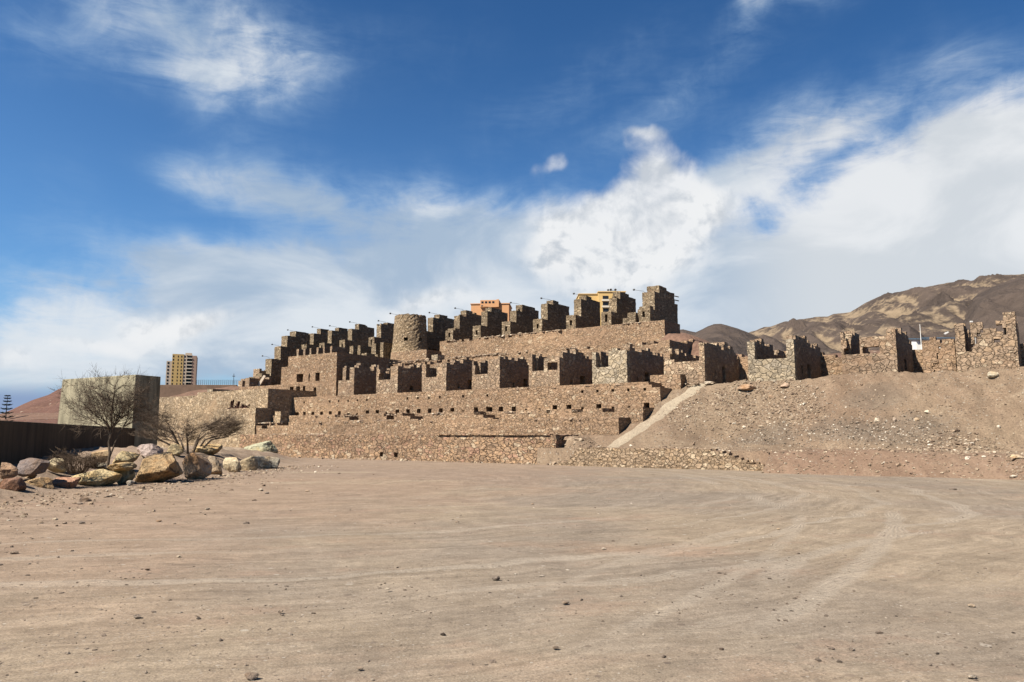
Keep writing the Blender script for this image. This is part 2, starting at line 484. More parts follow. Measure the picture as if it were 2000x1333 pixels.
gp_ = n_.n('ShaderNodeNewGeometry').outputs['Position']
wd_ = n_.v('DOT_PRODUCT', gp_, (EB[0], EB[1], 0))
ud_ = n_.v('DOT_PRODUCT', gp_, (EU[0], EU[1], 0))
nz_ = n_.m('MULTIPLY', n_.m('SUBTRACT', n_.noise(gp_, .6, 5, .65), .5), 4.5)
# reddish spoil along the low bank, grey slag patches at the foot of the slope
red_ = n_.m('MULTIPLY', n_.m('SUBTRACT', 1.0, n_.step(n_.m('ADD', wd_, nz_), 36.2, 39.2)), n_.step(ud_, -13, -9))
c_ = n_.mix(n_.m('MULTIPLY', red_, .42), c_, (.36, .215, .155, 1))
for u0_, w0_, ru_, rw_ in ((-12.4, 41.2, 1.9, 1.0), (-8.6, 41.6, 1.6, 1.0), (-5.6, 41.4, 2.6, 1.3), (-7.2, 44.0, 1.6, 1.2)):
    q_ = n_.m('ADD', n_.m('POWER', n_.m('DIVIDE', n_.m('ADD', n_.m('SUBTRACT', ud_, u0_), n_.m('MULTIPLY', nz_, .5)), ru_), 2.0), n_.m('POWER', n_.m('DIVIDE', n_.m('ADD', n_.m('SUBTRACT', wd_, w0_), n_.m('MULTIPLY', nz_, .35)), rw_), 2.0))
    c_ = n_.mix(n_.m('MULTIPLY', n_.m('SUBTRACT', 1.0, n_.step(q_, .2, 1.5)), .42), c_, (.19, .155, .125, 1))
gl_ = n_.noise(n_.map(gp_, rot=(0, 0, PHI), scale=(1.6, .35, .35)), 1.0, 6, .7)
c_ = n_.mix(.7, c_, n_.ramp(gl_, [(.35, (.74, .72, .70)), (.65, (1.2, 1.2, 1.2))]), 'MULTIPLY')
n_.put(b_.inputs['Base Color'], c_)
M_redhill = soil('red_hill_earth', (.20, .105, .078, 1), (.16, .088, .066, 1), (.27, .16, .115, 1), .2, scale=.12)[0]
M_hillside = soil('hillside_earth', (.27, .165, .12, 1), (.20, .125, .09, 1), (.33, .22, .16, 1), .3, scale=.3)[0]
M_path = soil('path_earth', (.55, .45, .34, 1), (.47, .37, .28, 1), (.62, .52, .40, 1), .2)[0]

def plain(name, col, rough=.9, var=.25, sc=3.0, metal=0.0, bump=0.0, streak=False):
    m, n, bs = new_mat(name)
    pos = n.n('ShaderNodeNewGeometry').outputs['Position']
    v = n.map(pos, scale=(1, 1, .12)) if streak else pos
    f = n.noise(v, sc, 5, .65)
    c = n.mix(1.0, tuple(col) + (1,), n.ramp(f, [(.36 if streak else .25, 1 - var), (.64 if streak else .75, 1 + var)]), 'MULTIPLY')
    if streak:
        f2 = n.noise(n.map(pos, scale=(1.0, 1.0, .5)), .5, 4)
        c = n.mix(1.0, c, n.ramp(f2, [(.3, .8), (.7, 1.2)]), 'MULTIPLY')
    n.put(bs.inputs['Base Color'], c)
    bs.inputs['Roughness'].default_value = rough
    bs.inputs['Metallic'].default_value = metal
    if bump:
        n.put(bs.inputs['Normal'], n.bump(f, .6, bump))
    return m
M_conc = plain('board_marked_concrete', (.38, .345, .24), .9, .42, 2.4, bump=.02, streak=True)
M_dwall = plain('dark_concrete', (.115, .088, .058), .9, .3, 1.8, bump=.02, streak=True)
M_bwall = plain('boundary_wall_render', (.17, .115, .085), .9, .25, 1.2)
M_bark = plain('bark', (.17, .13, .095), .9, .3, 20)
M_twig = plain('twig', (.19, .14, .10), .9, .3, 10)
M_dry = plain('dry_twigs', (.15, .105, .07), .9, .35, 10)
M_pine = plain('pine_needles', (.030, .045, .035), .8, .4, 4)
M_iron = plain('rusted_iron', (.085, .035, .022), .8, .5, 6)
M_steel = plain('dark_steel', (.09, .09, .09), .5, .1, 3, .6)
M_white = plain('white_paint', (.78, .78, .76), .6, .05)
M_blue = plain('blue_roof', (.10, .17, .24), .5, .1)
M_yel = plain('yellow_render', (.62, .44, .19), .8, .08)
M_pale = plain('pale_render', (.60, .50, .40), .8, .08)
M_pink = plain('pink_render', (.42, .30, .24), .8, .08)
M_orng = plain('orange_render', (.60, .33, .17), .8, .08)
M_ylw2 = plain('ochre_render', (.66, .46, .20), .8, .08)
M_glass = plain('dark_window_glass', (.03, .035, .045), .15, .2)
M_shade = plain('recess_dark', (.05, .04, .035), .9, .2)
M_cream = plain('balcony_cream', (.66, .60, .50), .8, .06)
M_timber = plain('weathered_timber', (.22, .15, .10), .9, .3, 8)

def rock_mat(name, base=None, bright=1.0):
    m, n, bs = new_mat(name)
    pos = n.n('ShaderNodeNewGeometry').outputs['Position']
    if base is None:
        c0 = n.n('ShaderNodeObjectInfo').outputs['Color']
    else:
        ri = n.n('ShaderNodeNewGeometry').outputs['Random Per Island']
        c0 = n.ramp(ri, base, 'LINEAR')
    a = n.noise(pos, 1.1, 6, .65)
    b = n.noise(pos, 6.0, 7, .7)
    c = n.mix(n.step(a, .45, .68), c0, n.mix(1.0, c0, (.95, .78, .60, 1), 'MULTIPLY')) if base is None else c0
    c = n.mix(n.step(n.noise(pos, 2.0, 5, .6, 1.0), .56, .66), c, n.mix(1.0, c0, (.42, .38, .36, 1), 'MULTIPLY'))
    c = n.mix(.75, c, n.ramp(b, [(.3, .5), (.7, 1.45)]), 'MULTIPLY')
    n.put(bs.inputs['Base Color'], c)
    n.put(bs.inputs['Normal'], n.bump(n.m('ADD', b, n.m('MULTIPLY', a, .8)), 1.0, .16))
    return m
M_rock = rock_mat('boulder_stone')
M_rub = rock_mat('rubble_stone', [(0, (.17, .12, .09)), (.35, (.29, .205, .145)), (.75, (.39, .295, .21)), (.96, (.50, .41, .31)), (1, (.68, .60, .50))])
M_grey = rock_mat('grey_gravel_stone', [(0, (.10, .08, .065)), (.5, (.27, .21, .165)), (.85, (.42, .35, .28)), (1, (.55, .48, .40))])

# ------------------------------------------------------------------ ground
CX, CY = -8.0, 28.0                                      # centre of the circle the cars turn on
def ground_mat():
    m, n, bs = new_mat('dirt_ground')
    pos = n.n('ShaderNodeNewGeometry').outputs['Position']
    s = n.n('ShaderNodeSeparateXYZ')
    n.put(s.inputs[0], pos)
    X, Y = s.outputs[0], s.outputs[1]
    wob = n.m('MULTIPLY', n.m('SUBTRACT', n.noise(pos, .22, 3), .5), 2.2)
    dx, dy = n.m('SUBTRACT', X, CX), n.m('SUBTRACT', Y, CY)
    r = n.m('ADD', n.m('SQRT', n.m('ADD', n.m('MULTIPLY', dx, dx), n.m('MULTIPLY', dy, dy))), wob)
    th = n.m('ARCTAN2', dy, dx)
    cb = n.n('ShaderNodeCombineXYZ')
    n.put(cb.inputs[0], r)
    n.put(cb.inputs[1], n.m('MULTIPLY', th, 2.0))
    pol = cb.outputs[0]
    pink = (.395, .270, .195, 1)
    beige = (.385, .305, .225, 1)
    grey = (.325, .265, .210, 1)
    sand = (.50, .405, .29, 1)
    a = n.noise(n.map(pos, scale=(.10, .10, 1), loc=(3.3, 1.2, 0)), 1.0, 4, .6)
    c = n.mix(n.step(a, .42, .60), beige, grey)
    # reddish earth on the left side and by the foot of the slope on the right
    lf = n.step(n.m('ADD', n.m('ADD', n.m('MULTIPLY', X, -.10), n.m('MULTIPLY', n.m('SUBTRACT', Y, 12.0), .035)), n.m('MULTIPLY', n.m('SUBTRACT', n.noise(pos, .35, 5), .5), 1.6)), .05, .75)
    c = n.mix(n.m('MULTIPLY', lf, .5), c, pink)
    rp = n.step(n.noise(n.map(pos, scale=(.16, .3, 1), loc=(9, 4, 0)), 1.0, 5, .65), .56, .70)
    c = n.mix(n.m('MULTIPLY', rp, .6), c, pink)
    sp = n.step(n.noise(n.map(pos, scale=(.07, .25, 1), loc=(1, 7, 0)), 1.0, 4, .6), .58, .70)
    c = n.mix(n.m('MULTIPLY', sp, .7), c, sand)
    # long wheel streaks round the turning circle
    st1 = n.noise(n.map(pol, scale=(2.3, .9, 1)), 1.0, 6, .62, .3)
    st2 = n.noise(n.map(pol, scale=(9.0, 1.6, 1)), 1.0, 5, .6, .2)
    brk = n.step(n.noise(n.map(pos, loc=(5, 5, 0)), .3, 4), .35, .65)
    c = n.mix(n.m('MULTIPLY_ADD', brk, .45, .2), c, n.ramp(st1, [(.3, .80), (.7, 1.18)]), 'MULTIPLY')
    c = n.mix(n.m('MULTIPLY_ADD', brk, .6, .3), c, n.ramp(st2, [(.3, .82), (.7, 1.15)]), 'MULTIPLY')
    mot = n.noise(n.map(pos, scale=(1.0, 1.0, 1)), 1.1, 7, .72, .4)
    c = n.mix(.9, c, n.ramp(mot, [(.32, (.76, .74, .72)), (.68, (1.2, 1.2, 1.19))]), 'MULTIPLY')
    f3 = n.noise(n.map(pol, scale=(6, 2.2, 1)), 1.0, 8, .8, .3)
    c = n.mix(.9, c, n.ramp(f3, [(.34, (.78, .76, .74)), (.66, (1.2, 1.2, 1.2))]), 'MULTIPLY')
    mo2 = n.step(n.noise(n.map(pos, loc=(2, 8, 0), scale=(.5, .8, 1)), 1.0, 6, .7), .54, .66)
    c = n.mix(n.m('MULTIPLY', mo2, .45), c, pink)
    trk = None
    for rr, wd, wt in ((15.9, .13, .7), (17.5, .13, .75), (19.4, .14, 1.0), (21.0, .14, .9), (24.4, .12, .7), (25.9, .12, .7)):
        d = n.m('ABSOLUTE', n.m('SUBTRACT', r, rr))
        e = n.m('MULTIPLY', n.m('SUBTRACT', 1.0, n.step(d, wd * .6, wd * 1.3)), wt)
        trk = e if trk is None else n.m('MAXIMUM', trk, e)
    def gpt(x, y):
        p_ = atz(x, y, 0)
        return p_.x, p_.y
    lines = [([(1745, 1000), (1700, 1080), (1620, 1150), (1500, 1230), (1300, 1333)], .16, 1.0), ([(1560, 1010), (1530, 1060), (1440, 1120), (1300, 1190), (1130, 1270)], .12, .8),
             ([(1510, 1132), (1755, 1048), (1930, 1027)], .14, 1.0), ([(1300, 1317), (1496, 1258), (1600, 1235)], .15, .9), ([(1000, 1320), (1160, 1275), (1400, 1215)], .15, .7),
             ([(1180, 1110), (1300, 1069), (1440, 1037)], .14, .9), ([(1660, 990), (1560, 955), (1400, 930)], .22, .8), ([(1500, 985), (1420, 950), (1300, 925)], .25, .8), ([(1030, 1160), (1250, 1090), (1420, 1045)], .10, .7)]
    for pts, wd, wt in lines:
        P_ = np.array([gpt(*q) for q in pts])
        sw = (P_[:, 1].max() - P_[:, 1].min()) * 1.3 < (P_[:, 0].max() - P_[:, 0].min())
        A_, B_ = (Y, X) if sw else (X, Y)
        pa, pb = (P_[:, 1], P_[:, 0]) if sw else (P_[:, 0], P_[:, 1])
        c2_, c1_, c0_ = np.polyfit(pb, pa, 2)
        f_ = n.m('MULTIPLY_ADD', n.m('MULTIPLY_ADD', B_, float(c2_), float(c1_)), B_, float(c0_))
        sl_ = 2 * c2_ * pb.mean() + c1_
        dd_ = n.m('MULTIPLY', n.m('ABSOLUTE', n.m('SUBTRACT', n.m('ADD', A_, n.m('MULTIPLY', n.m('SUBTRACT', n.noise(pos, .6, 2), .5), .25)), f_)), float(1 / math.sqrt(1 + sl_ * sl_)))
        e = n.m('MULTIPLY', n.m('SUBTRACT', 1.0, n.step(dd_, wd * .5, wd * 1.3)), wt)
        lo, hi = float(pb.min()), float(pb.max())
        e = n.m('MULTIPLY', e, n.m('MULTIPLY', n.step(B_, lo - .6, lo + .4), n.m('SUBTRACT', 1.0, n.step(B_, hi - .4, hi + 1.0))))
        trk = n.m('MAXIMUM', trk, e)
    trk = n.m('MULTIPLY', trk, n.step(n.noise(n.map(pol, scale=(.5, 1.1, 1)), 1.0, 4), .34, .56))
    tread = n.m('SINE', n.m('MULTIPLY', r, 95.0))
    c = n.mix(n.m('MULTIPLY', trk, n.m('MULTIPLY_ADD', tread, .12, .52)), c, (.50, .42, .335, 1))
    # grain
    f1 = n.noise(pos, 7.0, 6, .72)
    f2 = n.noise(pos, 55.0, 5, .75)
    c = n.mix(.8, c, n.ramp(f1, [(.3, .80), (.7, 1.2)]), 'MULTIPLY')
    c = n.mix(1.0, c, n.ramp(f2, [(.28, .52), (.72, 1.45)]), 'MULTIPLY')
    # grit: small stones, pale and dark
    out_h = None
    for sc_, thr, seed in ((26, .80, 0), (60, .72, 4), (9, .93, 8)):
        vo = n.n('ShaderNodeTexVoronoi', feature='F1', voronoi_dimensions='2D')
        n.put(vo.inputs['Vector'], n.map(pos, loc=(seed, seed, 0)))
        vo.inputs['Scale'].default_value = sc_
        s3 = n.n('ShaderNodeSeparateColor')
        n.put(s3.inputs[0], vo.outputs['Color'])
        dens = n.m('MULTIPLY', n.step(n.noise(n.map(pos, loc=(seed, 0, 0)), .5, 5, .7), .35, .75), .22)
        mk = n.m('MULTIPLY', n.m('LESS_THAN', vo.outputs['Distance'], n.m('MULTIPLY', s3.outputs[0], .42)), n.m('GREATER_THAN', n.m('ADD', s3.outputs[1], dens), thr + .1))
        c = n.mix(n.m('MULTIPLY', mk, .8), c, n.ramp(s3.outputs[2], [(0, (.16, .12, .095)), (.5, (.33, .25, .19)), (1, (.55, .48, .40))]))
        hh = n.m('MULTIPLY', mk, 1.6 / sc_ * 9)
        out_h = hh if out_h is None else n.m('ADD', out_h, hh)
    n.put(bs.inputs['Base Color'], c)
    h = n.m('ADD', n.m('MULTIPLY', f2, .22), n.m('MULTIPLY', f1, .9))
    h = n.m('ADD', h, n.m('MULTIPLY', st2, 1.0))
    h = n.m('ADD', h, out_h)
    h = n.m('ADD', h, n.m('MULTIPLY', n.m('MULTIPLY', trk, n.m('ADD', tread, -1.0)), .22))
    n.put(bs.inputs['Normal'], n.bump(h, 1.0, .022))
    return m
M_ground = ground_mat()
def mound(X, Y):
    e = -13.4 + .5 * np.sin(Y * .7)
    return .55 * sm(-X, -e - .2, -e + 2.6) * sm(Y, 14, 18) * (1 - sm(Y, 44, 54)) + .35 * sm(-X, 13.2, 17) * sm(Y, 30, 38) * (1 - sm(Y, 46, 56))
def gz(X, Y):
    X, Y = np.asarray(X, float), np.asarray(Y, float)
    r = np.hypot(X, Y)
    near = np.clip(1 - r / 70, 0, 1)
    z = (.028 * fbm(X * .35, Y * .35, 0, 3, 4) + .012 * fbm(X * 2.1, Y * 2.1, 0, 5, 3)) * near
    m_ = mound(X, Y)
    return z + m_ * (1 + .25 * fbm(X * 1.2, Y * 1.2, 0, 8, 3)) - .012
rr = np.concatenate([np.array([0.0]), np.arange(1.0, 62, .17), np.geomspace(63, 9000, 46)])
th = np.concatenate([np.linspace(-44, 44, 430), np.linspace(48, 312, 60)])
tg, rg = np.meshgrid(np.radians(th), rr)
GX, GY_ = rg * np.sin(tg), rg * np.cos(tg)
GZ = gz(GX, GY_)
nr, nt_ = GX.shape
ii, jj = np.meshgrid(np.arange(nr - 1), np.arange(nt_), indexing='ij')
j2 = (jj + 1) % nt_
Fq = np.stack([ii * nt_ + jj, ii * nt_ + j2, (ii + 1) * nt_ + j2, (ii + 1) * nt_ + jj], -1).reshape(-1, 4)[:, ::-1]
o = mesh('ground', np.stack([GX, GY_, GZ], -1).reshape(-1, 3), Fq, M_ground, smooth=True, origin=(0, 0, 0))
tag(o, kind='structure')

def gridmesh(name, A, B, fn, mat, smooth=True, attr=None):
    a, b = np.meshgrid(A, B, indexing='ij')
    X, Y, Z = fn(a, b)
    na, nb = a.shape
    i, j = np.meshgrid(np.arange(na - 1), np.arange(nb - 1), indexing='ij')
    Fq = np.stack([i * nb + j, (i + 1) * nb + j, (i + 1) * nb + j + 1, i * nb + j + 1], -1).reshape(-1, 4)
    at = None
    if attr:
        at = {k: f(a, b, X, Y, Z).reshape(-1) for k, f in attr.items()}
    o = mesh(name, np.stack([X, Y, Z], -1).reshape(-1, 3), Fq, mat, smooth=smooth, origin=(0, 0, 0), attr=at)
    return tag(o, kind='structure')

# ------------------------------------------------------------------ slope on the right, beside and below the cells
def emb(U, w):
    shelf = .92
    foot = 41.2 - 1.0 * sm(U, -14, -6) + .9 * fbm(U * .18, U * 0, 0, 4, 3)
    t = np.clip((w - foot) / (46.2 - foot), 0, 1)
    zs = shelf + (5.0 - shelf) * (t * .85 + .15 * t * t) ** .92
    tp = np.clip((w - 38.3) / (46.6 - 38.3), 0, 1)
    zp = shelf + (4.95 - shelf) * tp
    k = sm(U, -18.0, -15.0)
    z = zp * (1 - k) + zs * k
    z = z + .5 * sm(U, -17.6, -15) * (1 - sm(U, -13, -9)) * sm(w, 38.5, 41.5) * (1 - sm(w, 42.5, 45))
    lump = fbm(U * .45, w * .25, 0, 21, 5) * .46 + fbm(U * 2.2, w * 2.2, 0, 31, 4) * .13 + fbm(U * 7, w * 7, 0, 33, 2) * .035
    slope_only = sm(w, 39.5, 42) * (1 - sm(w, 46.0, 47.2))
    z = z + lump * (.25 + .75 * k) * (.35 + .65 * slope_only) * (1 - .8 * sm(w, 46, 47.5))
    # front edge: an earth bank on the right, hidden behind the low stone wall on the left
    e0 = 34.0 + .5 * fbm(U * .3, U * 0, .7, 12, 3)
    fr = sm(w, e0 - .6, e0 + 2.2)
    z = np.where(U > -10.5, (z + .35) * fr - .35 + .10 * fbm(U * 1.5, w * 1.5, 0, 17, 3) * fr, z)
    z = np.where((U <= -10.5) & (w < 36.1), -.4, z)
    z = np.where((U < -20.7) & (w < 46.9) & (w > 39.95), -.6, z)
    z = np.where((U < -19.85) & (w < 46.9) & (w > 41.3), -.6, z)
    return np.where(w < 33.4, -.4, z)
def fn_emb(U, w):
    X, Y = xy(U, w)
    Z = emb(U, w)
    Z = Z + .02
    return X, Y, Z
gridmesh('embankment', np.arange(-24, 16, .13), np.arange(33.2, 54.5, .13), fn_emb, M_slope)

# pale trodden path climbing beside the terrace ends
def fn_path(a, b):                       # a along (w), b across -1..1
    U = -20.0 + .22 * fbm(a * .5, a * 0, 0, 41, 3) + b * (.58 + .22 * fbm(a * 2.2, np.sign(b) * 3, .3, 44, 3)) + (a - 39) * .26
    X, Y = xy(U, a)
    Z = emb(U, a) + .05 * (1 - b * b) - .10 * b ** 4 + .03
    return X, Y, Z
gridmesh('path', np.arange(37.6, 46.6, .13), np.linspace(-1.15, 1.15, 14), fn_path, M_path)

# ------------------------------------------------------------------ ground rising behind the ruin
ex = [(-1500, .02), (200, .030), (300, .058), (455, .0650), (560, .066), (700, .075), (1200, .095), (1290, .125), (1311, .1395), (1345, .1375), (1376, .130), (1410, .118), (1442, .106), (1560, .104), (1700, .112), (2000, .118), (3500, .12)]
exa = [math.atan2(x - 1000, 1455) for x, _ in ex]
def fn_back(U, w):
    X, Y = xy(U, w)
    e = np.interp(np.arctan2(X, np.maximum(Y, 1)), exa, [v for _, v in ex])
    Yc = np.minimum(Y, 260 + 0 * Y)
    z = EYE + e * Yc * np.where(Y > 260, 1 - .5 * sm(Y, 260, 700), 1)
    st_ = sm(w, np.where(U > -27, 54.2, 47), np.where(U > -27, 59.5, 56))
    z0 = np.where(U > -24, 5.0, 4.0)
    z = z0 + (z - z0) * st_
    z = z + fbm(X * .25, Y * .25, 0, 51, 4) * .35 * st_ + fbm(X * 1.2, Y * 1.2, 0, 55, 3) * .12 * st_
    return X, Y, z - .15
gridmesh('hillside', np.concatenate([np.arange(-160, -95, 3), np.arange(-95, 12, .6), np.arange(12, 200, 4)]),
         np.concatenate([np.arange(46.9, 80, .6), np.arange(80, 600, 8)]), fn_back, M_hillside)

# ------------------------------------------------------------------ mountains
def mtn_mat():
    m, n, bs = new_mat('mountain_rock')
    pos = n.n('ShaderNodeNewGeometry').outputs['Position']
    at = n.n('ShaderNodeAttribute', attribute_name='sand').outputs['Fac']
    a = n.noise(pos, .008, 6, .65)
    b = n.noise(pos, .05, 7, .7)
    dk = n.mix(n.step(a, .35, .65), (.098, .076, .064, 1), (.155, .118, .096, 1))
    sd = n.mix(b, (.30, .225, .15, 1), (.40, .31, .21, 1))
    f = n.step(n.m('ADD', at, n.m('MULTIPLY', n.m('SUBTRACT', b, .5), .7)), .45, .62)
    c = n.mix(f, dk, sd)
    c = n.mix(.8, c, n.ramp(b, [(.3, .72), (.7, 1.25)]), 'MULTIPLY')
    n.put(bs.inputs['Base Color'], c)
    n.put(bs.inputs['Normal'], n.bump(b, 1.0, 9.0))
    return m
M_mtn = mtn_mat()
def ridge(name, crest, Y0, foot, amp, seed, sandamt, nx=620, nt2=130, bend=1.0, mat=None, freq=1.0, base_e=.085):
    cx = np.array([c[0] for c in crest], float)
    ce = np.array([(849 - c[1]) / 1455 for c in crest])
    x0, x1 = cx[0], cx[-1]
    A = np.linspace(x0, x1, nx)
    T = np.concatenate([np.linspace(0, 1, nt2), np.linspace(1.02, 1.5, 14)])
    def fn(a, t):
        e = np.interp(a, cx, ce)
        ta = (a - 1000) / 1455
        Y = Y0 * (foot + (1 - foot) * t)
        X = ta * Y
        crest_z = e * Y0
        z = EYE + (base_e * Y0 * foot) * (1 - t) + crest_z * t ** bend
        z = np.where(t > 1, EYE + crest_z * (1 - (t - 1) * 1.3), z)
        s = Y0 / 1500
        fx = X / (150 * s) * freq
        fy = Y / (420 * s) * freq
        r1 = 1 - np.abs(fbm(fx + 0.6 * fbm(fx * .7, fy, 0, seed + 3, 2), fy, 0, seed, 3))
        r2 = 1 - np.abs(fbm(fx * 2.7, fy * 2.2, 0, seed + 7, 4))
        env = np.clip(4.5 * t * (1 - t), 0, 1) ** 1.25
        z = z + amp * Y0 * env * ((r1 - .8) * 1.0 + (r2 - .8) * .42)
        z = z + amp * Y0 * .030 * fbm(fx * 9, fy * 9, 0, seed + 11, 4) * (t > .02) * (1 - .6 * (t > .97))
        return X, Y, z
    def sand(a, t, X, Y, Z):
        # hollows between the spurs collect blown sand
        k = 15
        P = np.pad(Z, ((k, k), (0, 0)), mode='edge')
        cs = np.cumsum(P, axis=0)
        blur = (cs[2 * k:] - np.concatenate([np.zeros((1, Z.shape[1])), cs[:-2 * k - 1]])) / (2 * k + 1)
        c = (blur - Z) / (amp * Y0 * .16)
        return np.clip(.5 + c * .5, 0, 1) * sandamt + (sandamt - .9) * .6
    return gridmesh(name, A, T, fn, mat or M_mtn, attr={'sand': sand})
ridge('mountain', [(1240, 700), (1300, 690), (1420, 660), (1473, 647), (1501, 637), (1515, 636), (1541, 626), (1574, 621), (1603, 616), (1628, 616), (1641, 611), (1674, 607), (1706, 588), (1744, 570.5), (1760, 571.5), (1790, 564), (1842, 552.5), (1895, 544), (1916, 545), (1922, 548), (1937, 540), (1979, 531), (2010, 531), (2100, 520), (2300, 500), (2700, 560)],
      2100, .45, .078, 101, .96)
ridge('mountain', [(1680, 690), (1740, 668), (1790, 655), (1850, 625), (1900, 600), (1925, 575), (1960, 556), (2000, 541), (2060, 530), (2200, 510), (2500, 560)], 1500, .45, .045, 141, .66, nx=380)
ridge('hill', [(1230, 690), (1300, 650), (1323, 643), (1340, 641.5), (1365, 647), (1378, 641), (1390, 635), (1402, 630.5), (1415, 630), (1430, 634), (1450, 640), (1472, 649), (1500, 662), (1540, 680), (1600, 700)], 1050, .5, .030, 171, .55, nx=240)
ridge('hill', [(1730, 690), (1755, 655), (1775, 636), (1790, 633), (1800, 640), (1815, 652), (1835, 672), (1860, 695)], 800, .7, .02, 181, .4, nx=120, nt2=50)
ridge('hill', [(1460, 690), (1485, 665), (1500, 658), (1520, 659), (1535, 668), (1560, 690)], 820, .75, .02, 187, .4, nx=100, nt2=40)
ridge('hill', [(-400, 880), (-80, 828), (0, 808), (20, 800), (40, 790), (60, 781), (90, 771), (108, 760), (125, 754), (150, 749), (200, 747), (270, 765), (400, 820)], 260, .55, .010, 191, .4, nx=300, nt2=70, mat=M_redhill, freq=.8, base_e=0.0)

# ------------------------------------------------------------------ RUIN
# front lines of the terraces and their levels
def holes(u, z, z0, z1, n_, wide, seed):
    ui = np.round((u - u.min()) / .195).astype(int)
    r_ = vn(np.floor(ui / n_) * 3.1, 0 * u, 0, seed)
    return (z > z0) & (z < z1 - .19 * (r_ < .35)) & ((ui % n_ == 2) | ((ui % n_ == 3) & wide & (r_ > .3)) | ((ui % n_ == 4) & wide & (r_ > .82)))
UR = -19.75                                                  # where the terraces stop beside the path
# P0: lowest wall
uL, uR = pU(468, 36.6, 880), pU(1086, 36.6, 870)
def s(u, w, z):
    t = 1.66 + ragged(u, 1, .10) - .0 * w
    cr = sm(u, uR - .6, uR) * (.25 + .5 * vn(u * 3, w * 2, 0, 5)) * (vn(np.floor(z / .3), np.floor(u / .3), w, 3))
    drain = (z > .12) & (z < .50) & (w < 37.4) & ((np.abs(u - pU(745, 36.6, 890)) < .12) | (np.abs(u - pU(773, 36.6, 890)) < .2))
    return (z < t - cr) & ~drain
o = voxel('retaining_wall', uL, uR, 36.6, 40.1, -.4, 2.0, s, M_base, d=(.34, .36, .29), jit=.055, seed=2)
tag(o, 'lowest wall of large brown blocks rising straight from the dirt ground', 'stone wall', 'stepped terrace walls of the ruin')
# coping ledge casting the dark line on P0
mb = []
def s(u, w, z):
    return vn(np.floor(u / 1.5), 0 * u, 0, 77) > .22
u0, u1 = pU(852, 36.4, 850), pU(1072, 36.4, 850)
o2 = voxel('coping', u0, u1, 36.5, 36.9, 1.67, 1.75, s, M_base, d=(.4, .4, .08), jit=.03, seed=4, parent=o)
# P1
def s(u, w, z):
    return z < 2.68 + ragged(u, 11, .16) - .9 * sm(-u, 51, 54) * (vn(np.floor(u), w, 0, 3))
o = voxel('retaining_wall', pU(470, 39.85, 840), -20.6, 39.85, 41.6, -.4, 3.0, s, M_terr, d=(.3, .5, .26), jit=.045, seed=12)
tag(o, 'second wall up from the ground with a crumbled rubble top edge', 'stone wall', 'stepped terrace walls of the ruin')
# P2
def s(u, w, z):
    t = 3.28 + ragged(u, 13, .16)
    for c, wd in ((pU(822, 41.4, 806), 1.4), (pU(965, 41.4, 806), 1.2), (pU(690, 41.4, 806), .8), (pU(760, 41.4, 806), .5)):
        t = t - .55 * np.exp(-((u - c) / wd) ** 2) * (w < 42.6)
    return (z < t) & ~((np.abs(u - (UR - 1.3)) < .25) & (z > 1.6) & (z < 2.3) & (w < 42.3))
o = voxel('retaining_wall', pU(500, 41.4, 820), UR, 41.4, 44.2, .2, 3.6, s, M_terr, d=(.28, .45, .24), jit=.045, seed=14)
tag(o, 'third wall up from the ground, with slumped rubble patches in its face', 'stone wall', 'stepped terrace walls of the ruin')
# P3 with the two rows of beam sockets
def s(u, w, z):
    t = 5.04 + ragged(u, 15, .08) - .5 * sm(u, UR - 1.0, UR) * vn(u * 2, 0 * u, 0, 6)
    h1 = holes(u, z, 3.32, 3.72, 6, True, 4) & (w < 44.8)
    h2 = holes(u, z, 4.50, 4.70, 6, False, 1) & (w < 44.6)
    return (z < t) & ~h1 & ~h2
o = voxel('retaining_wall', pU(571, 44.0, 790), UR, 44.0, 46.9, 2.2, 5.3, s, M_terr, d=(.195, .4, .19), jit=.03, seed=16)
tag(o, 'upper terrace wall pierced by two rows of small square beam sockets', 'stone wall', 'stepped terrace walls of the ruin')
# leftover chunk beside the top of the path
def s(u, w, z):
    t = 5.75 + ragged(u, 17, .22) - .5 * sm(-u, 20.9, 22.5)
    return (z < t)
o = voxel('wall_stub', pU(1270, 45.9, 740), pU(1329, 45.9, 740), 45.9, 47.6, 2.6, 6.1, s, M_terr, d=(.25, .4, .22), jit=.05, seed=18)
tag(o, 'short broken wall stub at the head of the pale path', 'stone wall')
# platform the cells stand on
o = voxel('cell_platform', pU(571, 46.8), -17.0, 46.8, 54.2, 3.6, 5.0, None, M_terr, d=(.6, .6, .4), jit=.03, seed=19)
tag(o, 'flat dusty platform under the row of roofless stone cells', 'platform')

# ---- wing on the left
def s(u, w, z):
    t = 5.78 + ragged(u, 21, .10) - .25 * sm(-u, 66, 70)
    cut = (u > pU(640, 41.3, 800)) & False
    return (z < t) & ~cut
UW = pU(523, 41.3, 780)
o = voxel('wing_wall', pU(288, 41.3, 800), UW, 41.3, 46.9, -.4, 6.1, s, M_wing, d=(.34, .5, .28), jit=.04, seed=22)
tag(o, 'long pale stone wall on the left reaching behind the concrete block', 'stone wall')
def s(u, w, z):
    t = 4.05 + ragged(u, 23, .10) - .7 * sm(-u, 60.5, 64)
    return z < t
U4 = pU(499, 39.7, 805)
o = voxel('wing_wall', U4 - 8.5, U4, 39.7, 41.4, -.4, 4.3, s, M_wing, d=(.3, .4, .26), jit=.04, seed=24)
tag(o, 'lower stone ledge carrying rusty iron scraps in front of the pale wing wall', 'stone wall')
